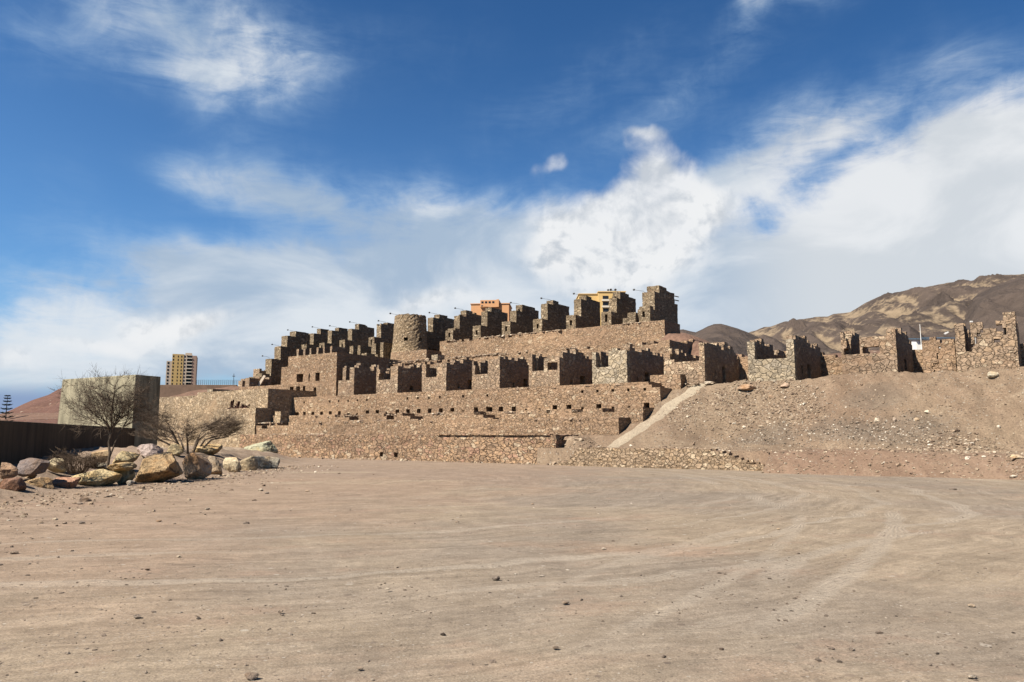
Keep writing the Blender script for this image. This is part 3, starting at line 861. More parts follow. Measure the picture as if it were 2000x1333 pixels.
# small block between
o = voxel('wall_stub', pU(545, 41.0, 800), pU(556, 41.0, 800), 40.6, 41.5, 2.0, 3.95, lambda u, w, z: z < 3.8, M_wing, d=(.25, .3, .25), jit=.04, seed=25)
tag(o, 'small square stub of masonry at the foot of the wing corner', 'stone wall')
# upper left walls
def s(u, w, z):
    t = 6.62 + ragged(u, 26, .12)
    return z < t
o = voxel('upper_wall', pU(466, 46.7), pU(549, 46.7), 46.7, 49.5, 4.5, 6.9, s, M_terr, d=(.3, .5, .25), jit=.045, seed=27)
tag(o, 'low brown wall running left from the tall windowed wall', 'stone wall')
o = voxel('wall_stub', pU(455, 47.5), pU(465.5, 47.5), 44.5, 47.5, 5.4, 6.95, lambda u, w, z: z < 6.55, M_green, d=(.26, .5, .25), jit=.04, seed=28)
tag(o, 'small pale square block of stones at the left end of the low brown wall', 'stone wall')

# tall wall with small windows
UB0, UB1, UB2 = pU(549, 46.7, 740), pU(563, 46.7, 700), pU(658, 46.7, 700)
wins = []
for (a, b, t_, b_) in ((577.8, 591, 731, 748), (602, 605.5, 731, 746), (615.5, 624, 726, 745), (611, 618, 756, 769.5), (590, 598, 754, 768), (579, 587, 754, 768), (566, 572.5, 756, 767)):
    ua, zb = hit(a, b_, 46.7)
    ub, zt = hit(b, t_, 46.7)
    wins.append((ua, ub, zb, zt))
def s(u, w, z):
    t = np.where(u > UB1, 9.45, 8.35) + ragged(u, 29, .07)
    k = z < t
    for ua, ub, zb, zt in wins:
        k = k & ~((u > ua) & (u < ub) & (z > zb) & (z < zt) & (w < 47.9))
    return k
o = voxel('windowed_wall', UB0, UB2, 46.7, 53.5, 4.2, 9.8, s, M_terr, d=(.2, .4, .2), jit=.03, seed=30)
tag(o, 'tall brown stone wall with small dark window openings, left of the cells', 'stone wall')
o = voxel('inner_wall', pU(669, 49.5, 705), pU(692, 49.5, 705), 49.5, 56, 4.9, 9.4, lambda u, w, z: z < 9.2 + ragged(u, 31, .15) + .25 * sm(w, 49, 52), M_green, d=(.26, .4, .25), jit=.05, seed=32)
tag(o, 'green-grey stone block standing behind the leftmost cell', 'stone wall')

# ---- cells: left corner px, right corner px, window (px from, to) or None, lintel kept?, label
ZB, ZS, ZT = 4.95, 6.52, 7.82
CELLS = [(661, 692, 661.5, 683, True, 'leftmost roofless stone cell, joined to the tall windowed wall'),
         (735, 777, 741, 763, True, 'roofless stone cell with a square window, in front of the round tower'),
         (824, 871.5, 832, 853, True, 'roofless stone cell with a square window, just right of the round tower'),
         (922, 976, 924, 952, False, 'roofless stone cell with a collapsed window corner, fourth from the left'),
         (1033, 1092.6, 1038, 1088, False, 'roofless stone cell with a small extra gap beside its window, fifth from the left'),
         (1157, 1225, 1163, 1187, False, 'roofless stone cell with large green-grey stones under a narrow window, sixth from the left'),
         (1297, 1377, 1307, 1370, False, 'roofless stone cell open above its sill, at the head of the pale path'),
         (1462, 1553, 1475, 1537, False, 'roofless stone cell with big pale blocks, first to the right of the path'),
         (1646, 1754, 1652, 1680, False, 'roofless stone cell with a jagged column and broken hole, second right of the path'),
         (1871, 1992.6, 1887, 1899, False, 'roofless stone cell at the right edge with a stepped arch-shaped breach')]
WB = 53.6
for ci, (xl, xr, wa, wb, lint, lab) in enumerate(CELLS):
    W0 = 46.7 + .12 * (ci % 3)
    u0, u1 = pU(xl, W0, 735), pU(xr, W0, 735)
    ua, ub = pU(wa, W0, 725), pU(wb, W0, 725)
    tw = .5
    ctr = xy((u0 + u1) / 2, (W0 + WB) / 2)
    root = tag(empty('stone_cell', (ctr[0], ctr[1], ZB)), lab, 'ruined cell', 'row of roofless stone cells')
    sd = 200 + ci * 7
    ztop = [8.0, 7.86, 7.86, 7.8, 8.0, 8.0, 7.86, 7.75, 7.75, 7.9][ci]
    zsil = [6.75, 6.6, 6.6, 6.5, 6.56, 6.53, 6.5, 6.45, 6.35, 6.1][ci]
    mfront = M_green if ci in (5, 7) else M_cell
    def s(u, w, z):
        t = ztop + ragged(u, sd, .22) - .12
        inw = (u > ua + .12 * (vn(z * 3, 0 * z, 0, sd) - .5)) & (u < ub)
        if ci in (3, 6):
            inw = (u > ua + .5 * (vn(np.floor(z / .22), 0 * z, 0, sd))) & (u < ub)
        if ci == 8:
            inw = inw | ((u > pU(1688, W0)) & (u < pU(1720, W0)) & (z > 6.45) & (z < 7.0 - .25 * vn(u * 3, 0 * u, 0, 4)))
            t = np.where(u > ub, 7.35 + ragged(u, sd, .2) + .35 * sm(u, pU(1735, W0), pU(1752, W0)), t + .1)
        if ci == 9:
            # stepped breach shaped like a flattened arch
            um = (pU(1900, W0) + pU(1975, W0)) / 2
            hw = (pU(1975, W0) - pU(1900, W0)) / 2
            q = (u - um) / hw
            arch = 7.55 - 1.35 * np.floor(np.abs(np.minimum(q, .62)) * 5) / 5 * (q < 0) - .45 * (np.maximum(q, 0)) ** 2
            inw = inw | ((np.abs(q) < 1.0) & (np.abs(z - arch) < .12 + .05 * (q > 0))) | ((np.abs(u - pU(1953, W0)) < .16) & (z > 6.55) & (z < 6.85))
            t = ztop - .15 + ragged(u, sd, .15)
        if ci == 4:
            gap2 = pU(1066, W0)
            inw = ((u > ua) & (u < pU(1063, W0))) | ((u > pU(1069, W0)) & (u < ub) & (z < 7.0)) | ((u > pU(1062, W0)) & (z > 7.05 + .2 * vn(u * 2, 0 * u, 0, 3)) & (u < ub + .2) & (z > 7.5))
        if ci == 5:
            t = t - .15
        k = z < t
        zl = ztop - (.16 if lint else -1)
        return k & ~(inw & (z > zsil) & ((z < zl) | (not lint) | (ci in (8, 9) and False)))
    voxel('front_wall', u0, u1, W0, W0 + tw, ZB - .5, ztop + .4, s, mfront, d=(.15, .25, .19), jit=.035, seed=sd, parent=root)
    def side(ul, ur, sd2, hgt, dors):
        def s(u, w, z):
            t = hgt + .42 * (vn(np.floor(w / .42), 0 * w, 0, sd2) - .5) + .35 * fbm(w * .7, 0 * w, 0, sd2 + 1, 2) - .25 * sm(w, 50, 53.5)
            k = z < t
            if dors:
                k = k & ~((np.abs(w - 50.3) < .42) & (z < 6.35) & (np.abs(u - ur) < .32))
                k = k & ~((np.abs(w - 48.6) < .2) & (z > 5.55) & (z < 5.95) & (np.abs(u - ur) < .32))
            return k
        return voxel('side_wall', ul, ur, W0 + tw + .002, WB, ZB - .5, hgt + .7, s, M_cell, d=(.16, .21, .2), jit=.035, seed=sd2, parent=root)
    side(u1 - .55, u1, sd + 2, ztop, ci not in (0,))
    side(u0, u0 + .45, sd + 3, ztop - (.35 if ci not in (7, 8) else .1), False)
# back wall of the cells on the right
def s(u, w, z):
    t = 7.45 + ragged(u, 61, .25) - .5 * sm(u, -13, -10.5) + .2 * sm(u, -8, -6)
    return z < t
o = voxel('back_wall', -22.9, 9, 53.6, 54.3, 4.5, 8.0, s, M_terr, d=(.28, .35, .22), jit=.05, seed=62)
tag(o, 'low ragged wall closing the backs of the cells right of the path', 'stone wall')
# a lower lit wall between the last two cells, flush with their fronts, with a slanting crack
def s(u, w, z):
    t = 7.0 + ragged(u, 63, .12)
    uc_ = pU(1826, 46.6) + (z - 5.0) * .22
    return (z < t) & ~(np.abs(u - uc_) < .045 + .12 * (z < 5.7) * (z > 5.25))
o = voxel('link_wall', pU(1806, 46.8), pU(1870, 46.8), 47.0, 47.5, 4.4, 7.3, s, M_terr, d=(.1, .25, .18), jit=.025, seed=64)
tag(o, 'low cracked brown wall between the two rightmost cells', 'stone wall')

# ---- middle terrace
def s(u, w, z):
    t = 9.02 + ragged(u, 71, .35, .8) + .5 * sm(w, 56, 60) - .35 * sm(-u, 36, 44) * (w < 56)
    return z < t
o = voxel('retaining_wall', pU(735, 54.0, 705), pU(1309, 54.0, 690), 54.0, 61.0, 4.6, 9.9, s, M_terr, d=(.34, .6, .27), jit=.06, seed=72)
tag(o, 'crumbling middle terrace wall directly behind the row of cells', 'stone wall', 'stepped terrace walls of the ruin')
UT0, UT1 = pU(859, 60.8, 680), pU(1298, 60.8, 640)
def s(u, w, z):
    t = 11.82 + ragged(u, 73, .09) - .3 * sm(-u, 42.5, 43.5) * (w < 61.6) * vn(np.floor(u / .5), 0 * u, 0, 4)
    return (z < t) & ~((u > -29.2) & (w > 64.2))
o = voxel('retaining_wall', UT0, UT1, 60.8, 69.5, 8.4, 12.1, s, M_terr, d=(.34, .6, .26), jit=.045, seed=74)
tag(o, 'highest terrace wall, carrying the row of tall buttresses', 'stone wall', 'stepped terrace walls of the ruin')
U9 = pU(833, 57.2, 690)
o = voxel('tower_wall', U9 - 5.2, U9, 57.2, 59.6, 8.2, 10.8, lambda u, w, z: z < 10.45 + ragged(u, 75, .07), M_terr, d=(.3, .4, .25), jit=.04, seed=76)
tag(o, 'short brown wall standing against the foot of the round tower', 'stone wall')
o = voxel('wall_stub', pU(843, 57.5, 690), pU(855, 57.5, 690), 57.5, 58.6, 8.4, 10.2, lambda u, w, z: z < 9.95, M_green, d=(.25, .3, .25), jit=.04, seed=77)
tag(o, 'small pale pier in the dark gap right of the round tower', 'stone wall')
# left upper platform
o = voxel('upper_platform', -80.0, pU(859, 60.8) + .2, 62.4, 69.5, 5.5, 9.6, None, M_terr, d=(.6, .7, .4), jit=.05, seed=78)
tag(o, 'shaded platform under the left half of the buttress row', 'platform')
# dark cross walls in the hollow between windowed wall and tower
for x_, wA, wB_, zt in ((700, 52.5, 60.0, 9.3), (716, 55.5, 62, 10.3)):
    u = pU(x_, wA, 700)
    o = voxel('cross_wall', u - .8, u, wA, wB_, 4.8, zt + .4, lambda uu, w, z: z < zt + .2 * (vn(w * 2, 0 * w, 0, 3) - .5), M_butt, d=(.27, .4, .26), jit=.05, seed=int(x_))
    tag(o, 'broken cross wall in the shaded hollow, ' + ('nearer the windowed wall' if x_ == 700 else 'nearer the round tower'), 'stone wall')

# ---- tower
def tower():
    c = xy(pU(801, 60.0, 660), 60.0)
    root = tag(empty('round_tower', (c[0], c[1], 8.5)), 'round battered stone tower standing among the buttresses', 'tower')
    nth, nz_ = 56, 34
    V, Fq = [], []
    rng = np.random.RandomState(3)
    zt, zb = 14.85, 8.5
    for k in range(nz_ + 1):
        z = zb + (zt - zb) * k / nz_
        r_ = np.interp(z, [8.5, 9.6, 11.5, 13.5, 14.85], [2.35, 2.15, 1.93, 1.80, 1.74])
        for i in range(nth):
            a = 2 * math.pi * i / nth
            q = r_ + rng.uniform(-.035, .035)
            zz = z + (rng.uniform(-.09, .07) if k == nz_ else rng.uniform(-.02, .02))
            V.append((c[0] + q * math.cos(a), c[1] + q * math.sin(a), zz))
    for k in range(nz_):
        for i in range(nth):
            Fq.append((k * nth + i, k * nth + (i + 1) % nth, (k + 1) * nth + (i + 1) % nth, (k + 1) * nth + i))
    # rim and inside
    b = len(V)
    for dz, rr_ in ((0, 1.25), (-1.2, 1.25)):
        for i in range(nth):
            a = 2 * math.pi * i / nth
            V.append((c[0] + rr_ * math.cos(a), c[1] + rr_ * math.sin(a), zt + dz + rng.uniform(-.05, .05)))
    for i in range(nth):
        j = (i + 1) % nth
        Fq.append((nz_ * nth + i, nz_ * nth + j, b + j, b + i))
        Fq.append((b + i, b + j, b + nth + j, b + nth + i))
    Fq.append(tuple(b + nth + i for i in range(nth)))
    # two small openings: drop the quads and add a recess
    drop = set()
    rec = []
    for px, py in ((790, 663.5), (821.5, 666)):
        d = ray(px, py)
        # intersect the tower circle
        ox, oy = -c[0], -c[1]
        A = d.x ** 2 + d.y ** 2
        B = 2 * (ox * d.x + oy * d.y)
        Cc = ox * ox + oy * oy - 1.93 ** 2
        t = (-B - math.sqrt(max(B * B - 4 * A * Cc, 0))) / (2 * A)
        X, Y, Z = d.x * t, d.y * t, EYE + d.z * t
        i0 = int(((math.atan2(Y - c[1], X - c[0])) % (2 * math.pi)) / (2 * math.pi) * nth)
        k0 = int((Z - zb) / (zt - zb) * nz_)
        for dk in (0, 1):
            drop.add((k0 + dk) * nth + i0)
            drop.add((k0 + dk) * nth + (i0 + 1) % nth)
        ring = [k0 * nth + i0, k0 * nth + (i0 + 2) % nth, (k0 + 2) * nth + (i0 + 2) % nth, (k0 + 2) * nth + i0]
        rec.append(ring)
    Fq = [f for n_, f in enumerate(Fq) if n_ not in drop]
    for ring in rec:
        nb = len(V)
        for v in ring:
            V.append((c[0] + (V[v][0] - c[0]) * .6, c[1] + (V[v][1] - c[1]) * .6, V[v][2]))
        for q in range(4):
            Fq.append((ring[q], ring[(q + 1) % 4], nb + (q + 1) % 4, nb + q))
        Fq.append((nb, nb + 1, nb + 2, nb + 3))
    mesh('shaft', V, Fq, M_tower, root)
M_tower = masonry('masonry_tower', fam((.33, .25, .16), 7, .22, 8), (.18, .125, .08, 1), .30, 1.4, .25, (.27, .175, .11), dark=1.08, seed=18)
tower()

# ---- buttresses
def buttress(ur, thick, lab, w1=62.0, w2=63.1, w3=64.1, wend=67.2, z1=13.36, z2=14.95, z3=15.6, zbase=9.8, seed=0, front=True, sag=.35):
    def s(u, w, z):
        r_ = .10 * (vn(np.floor(w / .5), 0 * w, 0, seed) - .5)
        t = np.where(w < w2, z1, np.where(w < w3, z2, z3 - sag * (w - w3) / (wend - w3) * .6))
        t = t + .5 * r_ + .05 * (vn(np.floor(u / .3), w, 0, seed + 2) - .5)
        k = (z < t) & ~((u < ur - thick * .76) & (w > w2) & (z > z1 - .3)) & ~((u < ur - thick * .62) & (w > w3 + .5))
        # missing stone in the face of the lower step
        mid = ur - thick * .5
        slot = (np.abs(u - mid) < .13) & (z > z1 - .95) & (z < z1 - .35) & (w < w1 + .35)
        return k & ~slot
    o = voxel('buttress', ur - thick, ur, w1, wend, zbase, z3 + .3, s, M_butt, d=(.13, .37, .25), jit=.04, seed=seed + 5)
    return tag(o, lab, 'buttress', 'row of stepped stone buttresses')
ord_r = ['first', 'second', 'third', 'fourth', 'fifth', 'sixth', 'seventh']
BUT = []
for i, x_ in enumerate([613.3, 647.7, 687.2, 744.2]):
    BUT.append((pU(x_, 63.1, 650), ('dark stepped buttress, %s in the row to the left of the round tower' % ['fourth', 'third', 'second', 'first'][i]), 300 + i * 9, 1.0))
for i, x_ in enumerate([846, 897.4, 951, 1008.6, 1070, 1135.4, 1204.6]):
    BUT.append((pU(x_, 63.1, 640), 'dark stepped buttress, %s in the row to the right of the round tower' % ord_r[i], 400 + i * 9, 1.08))
tips = []
for i, (ur, lab, sd, th_) in enumerate(BUT):
    rng = random.Random(sd)
    z3 = 15.55 + rng.uniform(-.12, .15)
    we = 67.2 + rng.uniform(-.3, .3)
    if i == 3:
        z3 = 15.3
    left = i < 4
    buttress(ur, th_, lab, seed=sd, z3=z3, wend=we, zbase=9.6 if left else 11.4, z1=13.36 + rng.uniform(-.08, .08), z2=14.95 + rng.uniform(-.1, .1), sag=.25)
    tips.append((ur - th_ * .35, 64.2, z3 + .02))
ur = pU(1279, 63.1, 600)
def s(u, w, z):
    t = np.where(w < 63.1, 13.4, np.where(w < 64.3, 15.0, 15.75 - .10 * (w - 64.3)))
    t = np.where(w > 67.9, 14.6, t)
    t = np.where(w > 68.3, 12.6, t) + .12 * (vn(np.floor(w / .4), u, 0, 9) - .5)
    return (z < t) & ~((np.abs(u - ur + .55) < .12) & (z > 12.5) & (z < 13.1) & (w < 62.3))
o = voxel('buttress', ur - 1.25, ur, 62.0, 68.8, 9.0, 16.0, s, M_butt, d=(.26, .35, .25), jit=.05, seed=480)
tag(o, 'tallest corner buttress at the right end of the row, timber stubs at its back', 'buttress', 'row of stepped stone buttresses')
tips.append((ur - 1.1, 63.2, 15.02))
o = voxel('step_wall', ur - 2.6, ur - 1.27, 61.6, 63.0, 10.5, 13.2, lambda u, w, z: z < 12.55 + .5 * (u > ur - 2.0) - .0 * w, M_butt, d=(.26, .35, .25), jit=.05, seed=481)
tag(o, 'low stepped masonry tucked against the left of the corner buttress', 'stone wall')
for k, zz in enumerate((15.35, 14.95)):
    x0, y0 = xy(ur - .3, 67.5)
    mb = MB()
    e = Vector((EB[0], EB[1], 0))
    mb.tube([Vector((x0, y0, zz)), Vector((x0, y0, zz)) + e * 1.3 + Vector((.25, -.1, .0))], .05, 6)
    tag(mb.build('timber_beam', M_timber), ('upper' if k == 0 else 'lower') + ' timber stub sticking out of the back of the corner buttress', 'beam', 'timber stubs of the corner buttress')

# stair-shaped wall at the far left
US = pU(563, 61.8, 660)
steps = [(57.0, 58.0, 8.9), (58.0, 59.3, 9.35), (59.3, 60.7, 11.5), (60.7, 61.8, 13.15), (61.8, 63.1, 14.75), (63.1, 67.0, 15.35)]
def s(u, w, z):
    t = 8.6 + 0 * w
    for a, b, h in steps:
        t = np.where((w >= a) & (w < b), h, t)
    return z < t + .14 * (vn(np.floor(w / .45), u * .5, 0, 4) - .5)
o = voxel('stair_wall', US - 1.25, US, 57.0, 67.0, 6.2, 15.7, s, M_butt, d=(.27, .33, .25), jit=.05, seed=490)
tag(o, 'stair-shaped wall stepping down at the far left end of the buttress row', 'stone wall')
tips += [(US - .6, 59.4, 11.55), (US - .6, 63.2, 15.4), (US - .6, 60.8, 13.2)]
# small pieces to its left
for (xa, xb, w_, zt, d_, lab) in ((479, 487.5, 55.5, hit(483, 738, 55.5)[1], 3.2, 'small roofless cubicle wall below the stair-shaped wall'),
                                 (466, 474, 56.5, hit(470, 743, 56.5)[1], 2.0, 'lowest pale wall end left of the stair-shaped wall'),
                                 (494, 506, 58.4, hit(500, 724, 58.4)[1], 2.0, 'broken pale stub leaning toward the stair-shaped wall')):
    ua, ub = pU(xa, w_, 740), pU(xb, w_, 740)
    o = voxel('wall_stub', ua, ub, w_, w_ + d_, 6.0, zt + .2, (lambda zt_: (lambda u, w, z: z < zt_ + .1 * np.sin(w * 4)))(zt), M_cell, d=(.26, .35, .25), jit=.05, seed=int(xa))
    tag(o, lab, 'stone wall')
mb = MB()
ua, za = hit(508, 750, 57.2)
ub, zb_ = hit(515, 734, 57.2)
p0, p1 = xy(ua, 56.8), xy(ub, 57.4)
mb.tube([(p0[0], p0[1], za - .6), (p1[0], p1[1], zb_)], [.24, .20], 4)
tag(mb.build('leaning_slab', M_pale), 'narrow pale slab leaning against the foot of the stair-shaped wall', 'stone slab')

# thin piers in front of the left buttresses
PI_ = [(579.5, 583.5, 684), (592.5, 596, 683), (604.7, 608, 682.5), (618.3, 622, 681), (631, 634, 680), (645, 648.8, 678), (683, 690, 678), (698.6, 704, 677), (725.6, 734, 674), (743, 749, 671)]
words = ['first', 'second', 'third', 'fourth', 'fifth', 'sixth', 'seventh', 'eighth', 'ninth', 'tenth']
for i, (xa, xb, yt) in enumerate(PI_):
    ua, zt = hit(xa, yt, 57.8)
    ub = hit(xb, yt, 57.8)[0]
    o = voxel('stone_pier', ua, ub, 57.8, 60.2 if i < 6 else 61.5, 7.5, zt + .1, None, M_butt if i > 5 else M_cell, d=(.3, .5, .26), jit=.04, seed=500 + i)
    tag(o, '%s slim stone pier from the left, in front of the left buttresses' % words[i], 'pier', 'slim stone piers above the windowed wall')

# floodlights on thin arms above the buttress heads
def floodlight(i, U, w, z, lab):
    x, y = xy(U, w)
    root = tag(empty('floodlight', (x, y, z)), lab, 'lamp', 'small floodlights on the buttress heads')
    mb = MB()
    tipx, tipy = xy(U - .85, w - .4)
    mb.tube([(x, y, z - .05), (x, y, z + .12), (tipx, tipy, z + .30)], .016, 5)
    mb.build('arm', M_steel, root)
    mb = MB()
    M = Matrix.Translation((tipx, tipy, z + .30)) @ Matrix.Rotation(-PHI, 4, 'Z') @ Matrix.Rotation(R(-35), 4, 'X')
    mb.box(-.08, .08, -.05, .05, -.06, .06, M)
    mb.box(-.095, .095, -.065, -.05, -.075, .075, M)
    mb.build('lamp_head', M_steel, root)
names_f = ['fourth', 'third', 'second', 'first']
for i, (U, w, z) in enumerate(tips):
    if i < 4: lab = 'small floodlight on the %s buttress left of the round tower' % names_f[i]
    elif i < 11: lab = 'small floodlight on the %s buttress right of the round tower' % ord_r[i - 4]
    elif i == 11: lab = 'small floodlight on the tall corner buttress'
    else: lab = 'small floodlight on the %s step of the stair-shaped wall' % ['lowest tall', 'highest', 'middle'][i - 12]
    floodlight(i, U, w, z, lab)
tt = xy(pU(773, 59.5, 620), 59.0)
floodlight(20, pU(778, 59.0, 620), 59.0, 14.85, 'small floodlight on the rim of the round tower')

# ---- low stone wall at the foot of the slope
UL0, UL1 = pU(1090, 35.7, 900), pU(1510, 35.7, 900)
def s(u, w, z):
    t = .97 + ragged(u, 81, .02) - .75 * sm(u, UL1 - 3.2, UL1) - .8 * (1 - sm(u, UL0 + .3, UL0 + 1.5))
    return z < t + .06 * (w - 36)
o = voxel('low_wall', UL0, UL1, 35.7, 36.3, -.3, 1.3, s, M_low, d=(.15, .3, .1), jit=.05, seed=82)
tag(o, 'low rubble-stone wall along the foot of the slope right of the lowest terrace', 'stone wall')
def fn_ramp(a, b):                      # little earth ramp between the lowest terrace and the low wall
    X, Y = xy(a, b)
    Z = .95 * sm(b, 35.3, 37.4) + .75 * sm(b, 36.9, 38.2) * (1 - sm(a, uR + .3, uR + 2.6)) + .16 * fbm(a * 1.6, b * 1.6, 0, 6, 4) - .12
    return X, Y, Z
gridmesh('earth_ramp', np.arange(uR - .3, -18.9, .12), np.arange(35.2, 39.9, .12), fn_ramp, M_slope)

# ------------------------------------------------------------------ rocks
ICO = {}
def ico(sub):
    if sub not in ICO:
        import bmesh
        bm = bmesh.new()
        bmesh.ops.create_icosphere(bm, subdivisions=sub, radius=1.0)
        V = np.array([v.co[:] for v in bm.verts])
        Fc = np.array([[v.index for v in f.verts] for f in bm.faces])
        bm.free()
        ICO[sub] = (V / np.linalg.norm(V, axis=1)[:, None], Fc)
    return ICO[sub]
def rockshape(sub, rng, nplanes=11, rough=.05):
    V, Fc = ico(sub)
    nrm = rng.normal(size=(nplanes, 3))
    nrm /= np.linalg.norm(nrm, axis=1)[:, None]
    h = rng.uniform(.52, .86, nplanes)
    d = V @ nrm.T
    r_ = np.where(d > .05, h / np.maximum(d, .05), 9).min(axis=1)
    r_ = np.minimum(r_, 1.12)
    off = rng.uniform(0, 50)
    if rough:
        r_ = r_ * (1 + rough * fbm(V[:, 0] * 2.2 + off, V[:, 1] * 2.2, V[:, 2] * 2.2, 5, 4) * 2.4 - rough * .5 * (1 - np.abs(fbm(V[:, 0] * 3.5 + off, V[:, 1] * 3.5, V[:, 2] * 3.5, 15, 3))) ** 6)
    P_ = V * r_[:, None]
    mx = np.abs(P_).max(axis=0)
    return P_ / mx, Fc
BO = [  # x0, x1, y top, y bottom, base height, colour, label
    (-22, 36, 935, 970, 0, (.20, .10, .075), 'dark red-brown boulder cut by the left edge of the picture, front row'),
    (31, 91, 930, 961, 0, (.40, .27, .15), 'tan boulder with a rusty broken face, second in the front row'),
    (88, 148, 929, 955, 0, (.42, .22, .15), 'reddish wedge-shaped boulder, left of the bright yellow one'),
    (137, 222, 915, 950, 0, (.66, .53, .31), 'big bright pale-yellow boulder in the front row'),
    (218, 260, 911, 946, 0, (.36, .32, .20), 'olive-tan boulder between the bright yellow and the biggest boulder'),
    (252, 356, 876, 943, 0, (.40, .28, .16), 'biggest boulder, rusty brown, under the bare trees'),
    (356, 408, 886, 936, 0, (.58, .40, .27), 'orange-pink boulder with a rough face'),
    (398, 430, 892, 930, 0, (.36, .29, .22), 'grey-brown boulder behind the orange-pink one'),
    (433, 469, 894, 922, 0, (.64, .53, .36), 'rounded cream boulder standing apart near the right end of the row'),
    (465, 500, 887, 919, 0, (.33, .26, .17), 'brown boulder leaning on the flat pale slab'),
    (484, 546, 889, 915, 0, (.46, .41, .33), 'flat grey slab with a pale top at the right end of the row'),
    (472, 535, 862, 892, .25, (.38, .38, .27), 'grey-green boulder behind the flat slab'),
    (533, 563, 875, 890, .1, (.44, .30, .15), 'small ochre rock at the very right end of the boulders'),
    (258, 322, 868, 898, .62, (.36, .29, .28), 'purple-grey slanted slab behind the biggest boulder'),
    (324, 352, 868, 895, .62, (.42, .35, .22), 'tan boulder at the foot of the spreading bare tree'),
    (372, 430, 864, 893, .60, (.52, .38, .21), 'golden-tan boulder behind the orange-pink one, under the twigs'),
    (28, 86, 893, 926, .5, (.17, .145, .16), 'dark slate-grey pointed boulder in the back row'),
    (80, 127, 894, 920, .5, (.58, .48, .31), 'cream boulder next to the dark slate-grey one'),
    (-12, 29, 904, 932, .5, (.34, .22, .15), 'tan-brown boulder at the left edge, back row'),
    (168, 210, 880, 907, .6, (.46, .33, .20), 'orange-tan boulder behind the slender bare trunk'),
    (213, 263, 882, 907, .6, (.58, .47, .28), 'pale tan boulder just right of the slender bare trunk'),
    (210, 262, 904, 921, .45, (.44, .34, .20), 'low flat tan rock below the pale tan boulder'),
    (178, 208, 904, 916, .45, (.40, .38, .33), 'small grey rock left of the slender bare trunk'),
    (243, 260, 937, 949, 0, (.45, .42, .38), 'small pale stone lying in front of the boulder row'),
    (18, 62, 926, 940, .25, (.42, .33, .24), 'low pale rock wedged between the two boulder rows'),
]
for i, (x0, x1, yt, yb, zb, colr, lab) in enumerate(BO):
    rng = np.random.RandomState(900 + i)
    p = atz((x0 + x1) / 2, yb, zb)
    sc_ = p.y / 1455
    hw, hh = (x1 - x0) / 2 * sc_, (yb - yt) * sc_
    dp = hw * rng.uniform(.7, .95)
    P_, Fc = rockshape(5 if hw > .5 else 4, rng, 15, .05)
    c_ = Vector((p.x, p.y + dp * .5, 0))
    P_ = np.sign(P_) * np.abs(P_) ** .90
    V = P_ * np.array([hw * 1.03, dp, hh * .60])
    V = V + np.array([c_.x, c_.y, zb + hh * .42])
    o = mesh('boulder', V, Fc, M_rock)
    o.color = tuple(.84 * a_ + .16 * b_ for a_, b_ in zip(colr, (.44, .34, .22))) + (1,)
    tag(o, lab, 'boulder', 'boulders edging the car park')

# larger loose stones one can count
LS = [(1455, 762, 'flat', 1.15, (.42, .29, .20), 'large flat slab lying near the head of the pale path'), (1532, 756, '', .55, (.42, .30, .22), 'squarish block below the first cell right of the path'),
      (1506, 778, '', .40, (.40, .29, .21), 'smaller block left of a larger one on the upper slope'), (1937, 737, '', .62, (.50, .44, .34), 'grey block with a hollow on the slope under the rightmost cell'),
      (1712, 823, '', .36, (.62, .53, .42), 'pale block mid-slope among grey gravel'), (1811, 807, '', .38, (.62, .52, .40), 'pale pointed stone mid-slope, right of the grey gravel'),
      (1454, 836, '', .26, (.80, .74, .66), 'small white stone on the gravelly left part of the slope'), (1790, 821, '', .26, (.55, .45, .34), 'tan stone beside the pale pointed one'),
      (1385, 752, 'flat', .75, (.50, .42, .33), 'flat slab on the terrace edge at the head of the path'), (1410, 748, '', .5, (.45, .34, .25), 'block beside the flat slab at the head of the path'),
      (1747, 823, 'tall', .36, (.40, .31, .24), 'upright grey slab on the slope between two pale stones'), (1232, 872, '', .25, (.7, .62, .52), 'white stone at the bottom of the pale path'),
      (1890, 897, '', .22, (.7, .6, .5), 'white stone on the red bank at the right'), (1985, 896, 'flat', .5, (.6, .5, .38), 'pale plank-like slab on the red bank at the right edge')]
def slope_hit(x, y):
    d = ray(x, y)
    t = 20.0
    while t < 70:
        p = d * (t / d.y)
        U, w = p.x * EU[0] + p.y * EU[1], p.x * EB[0] + p.y * EB[1]
        if EYE + p.z < float(emb(np.array(U), np.array(w))):
            return Vector((p.x, p.y, EYE + p.z))
        t += .05
    return None
for i, (x, y, kd, sz, colr, lab) in enumerate(LS):
    p = slope_hit(x, y)
    if p is None:
        continue
    rng = np.random.RandomState(950 + i)
    P_, Fc = rockshape(3, rng, 9, .05)
    s3 = {'flat': (1, .7, .32), 'tall': (.45, .35, 1.0), '': (.8, .7, .6)}[kd]
    V = P_ * (np.array(s3) * sz * .62) + np.array([p.x, p.y, p.z + sz * .12])
    o = mesh('fallen_stone', V, Fc, M_rock)
    o.color = colr + (1,)
    tag(o, lab, 'stone', 'fallen stones on the slope')
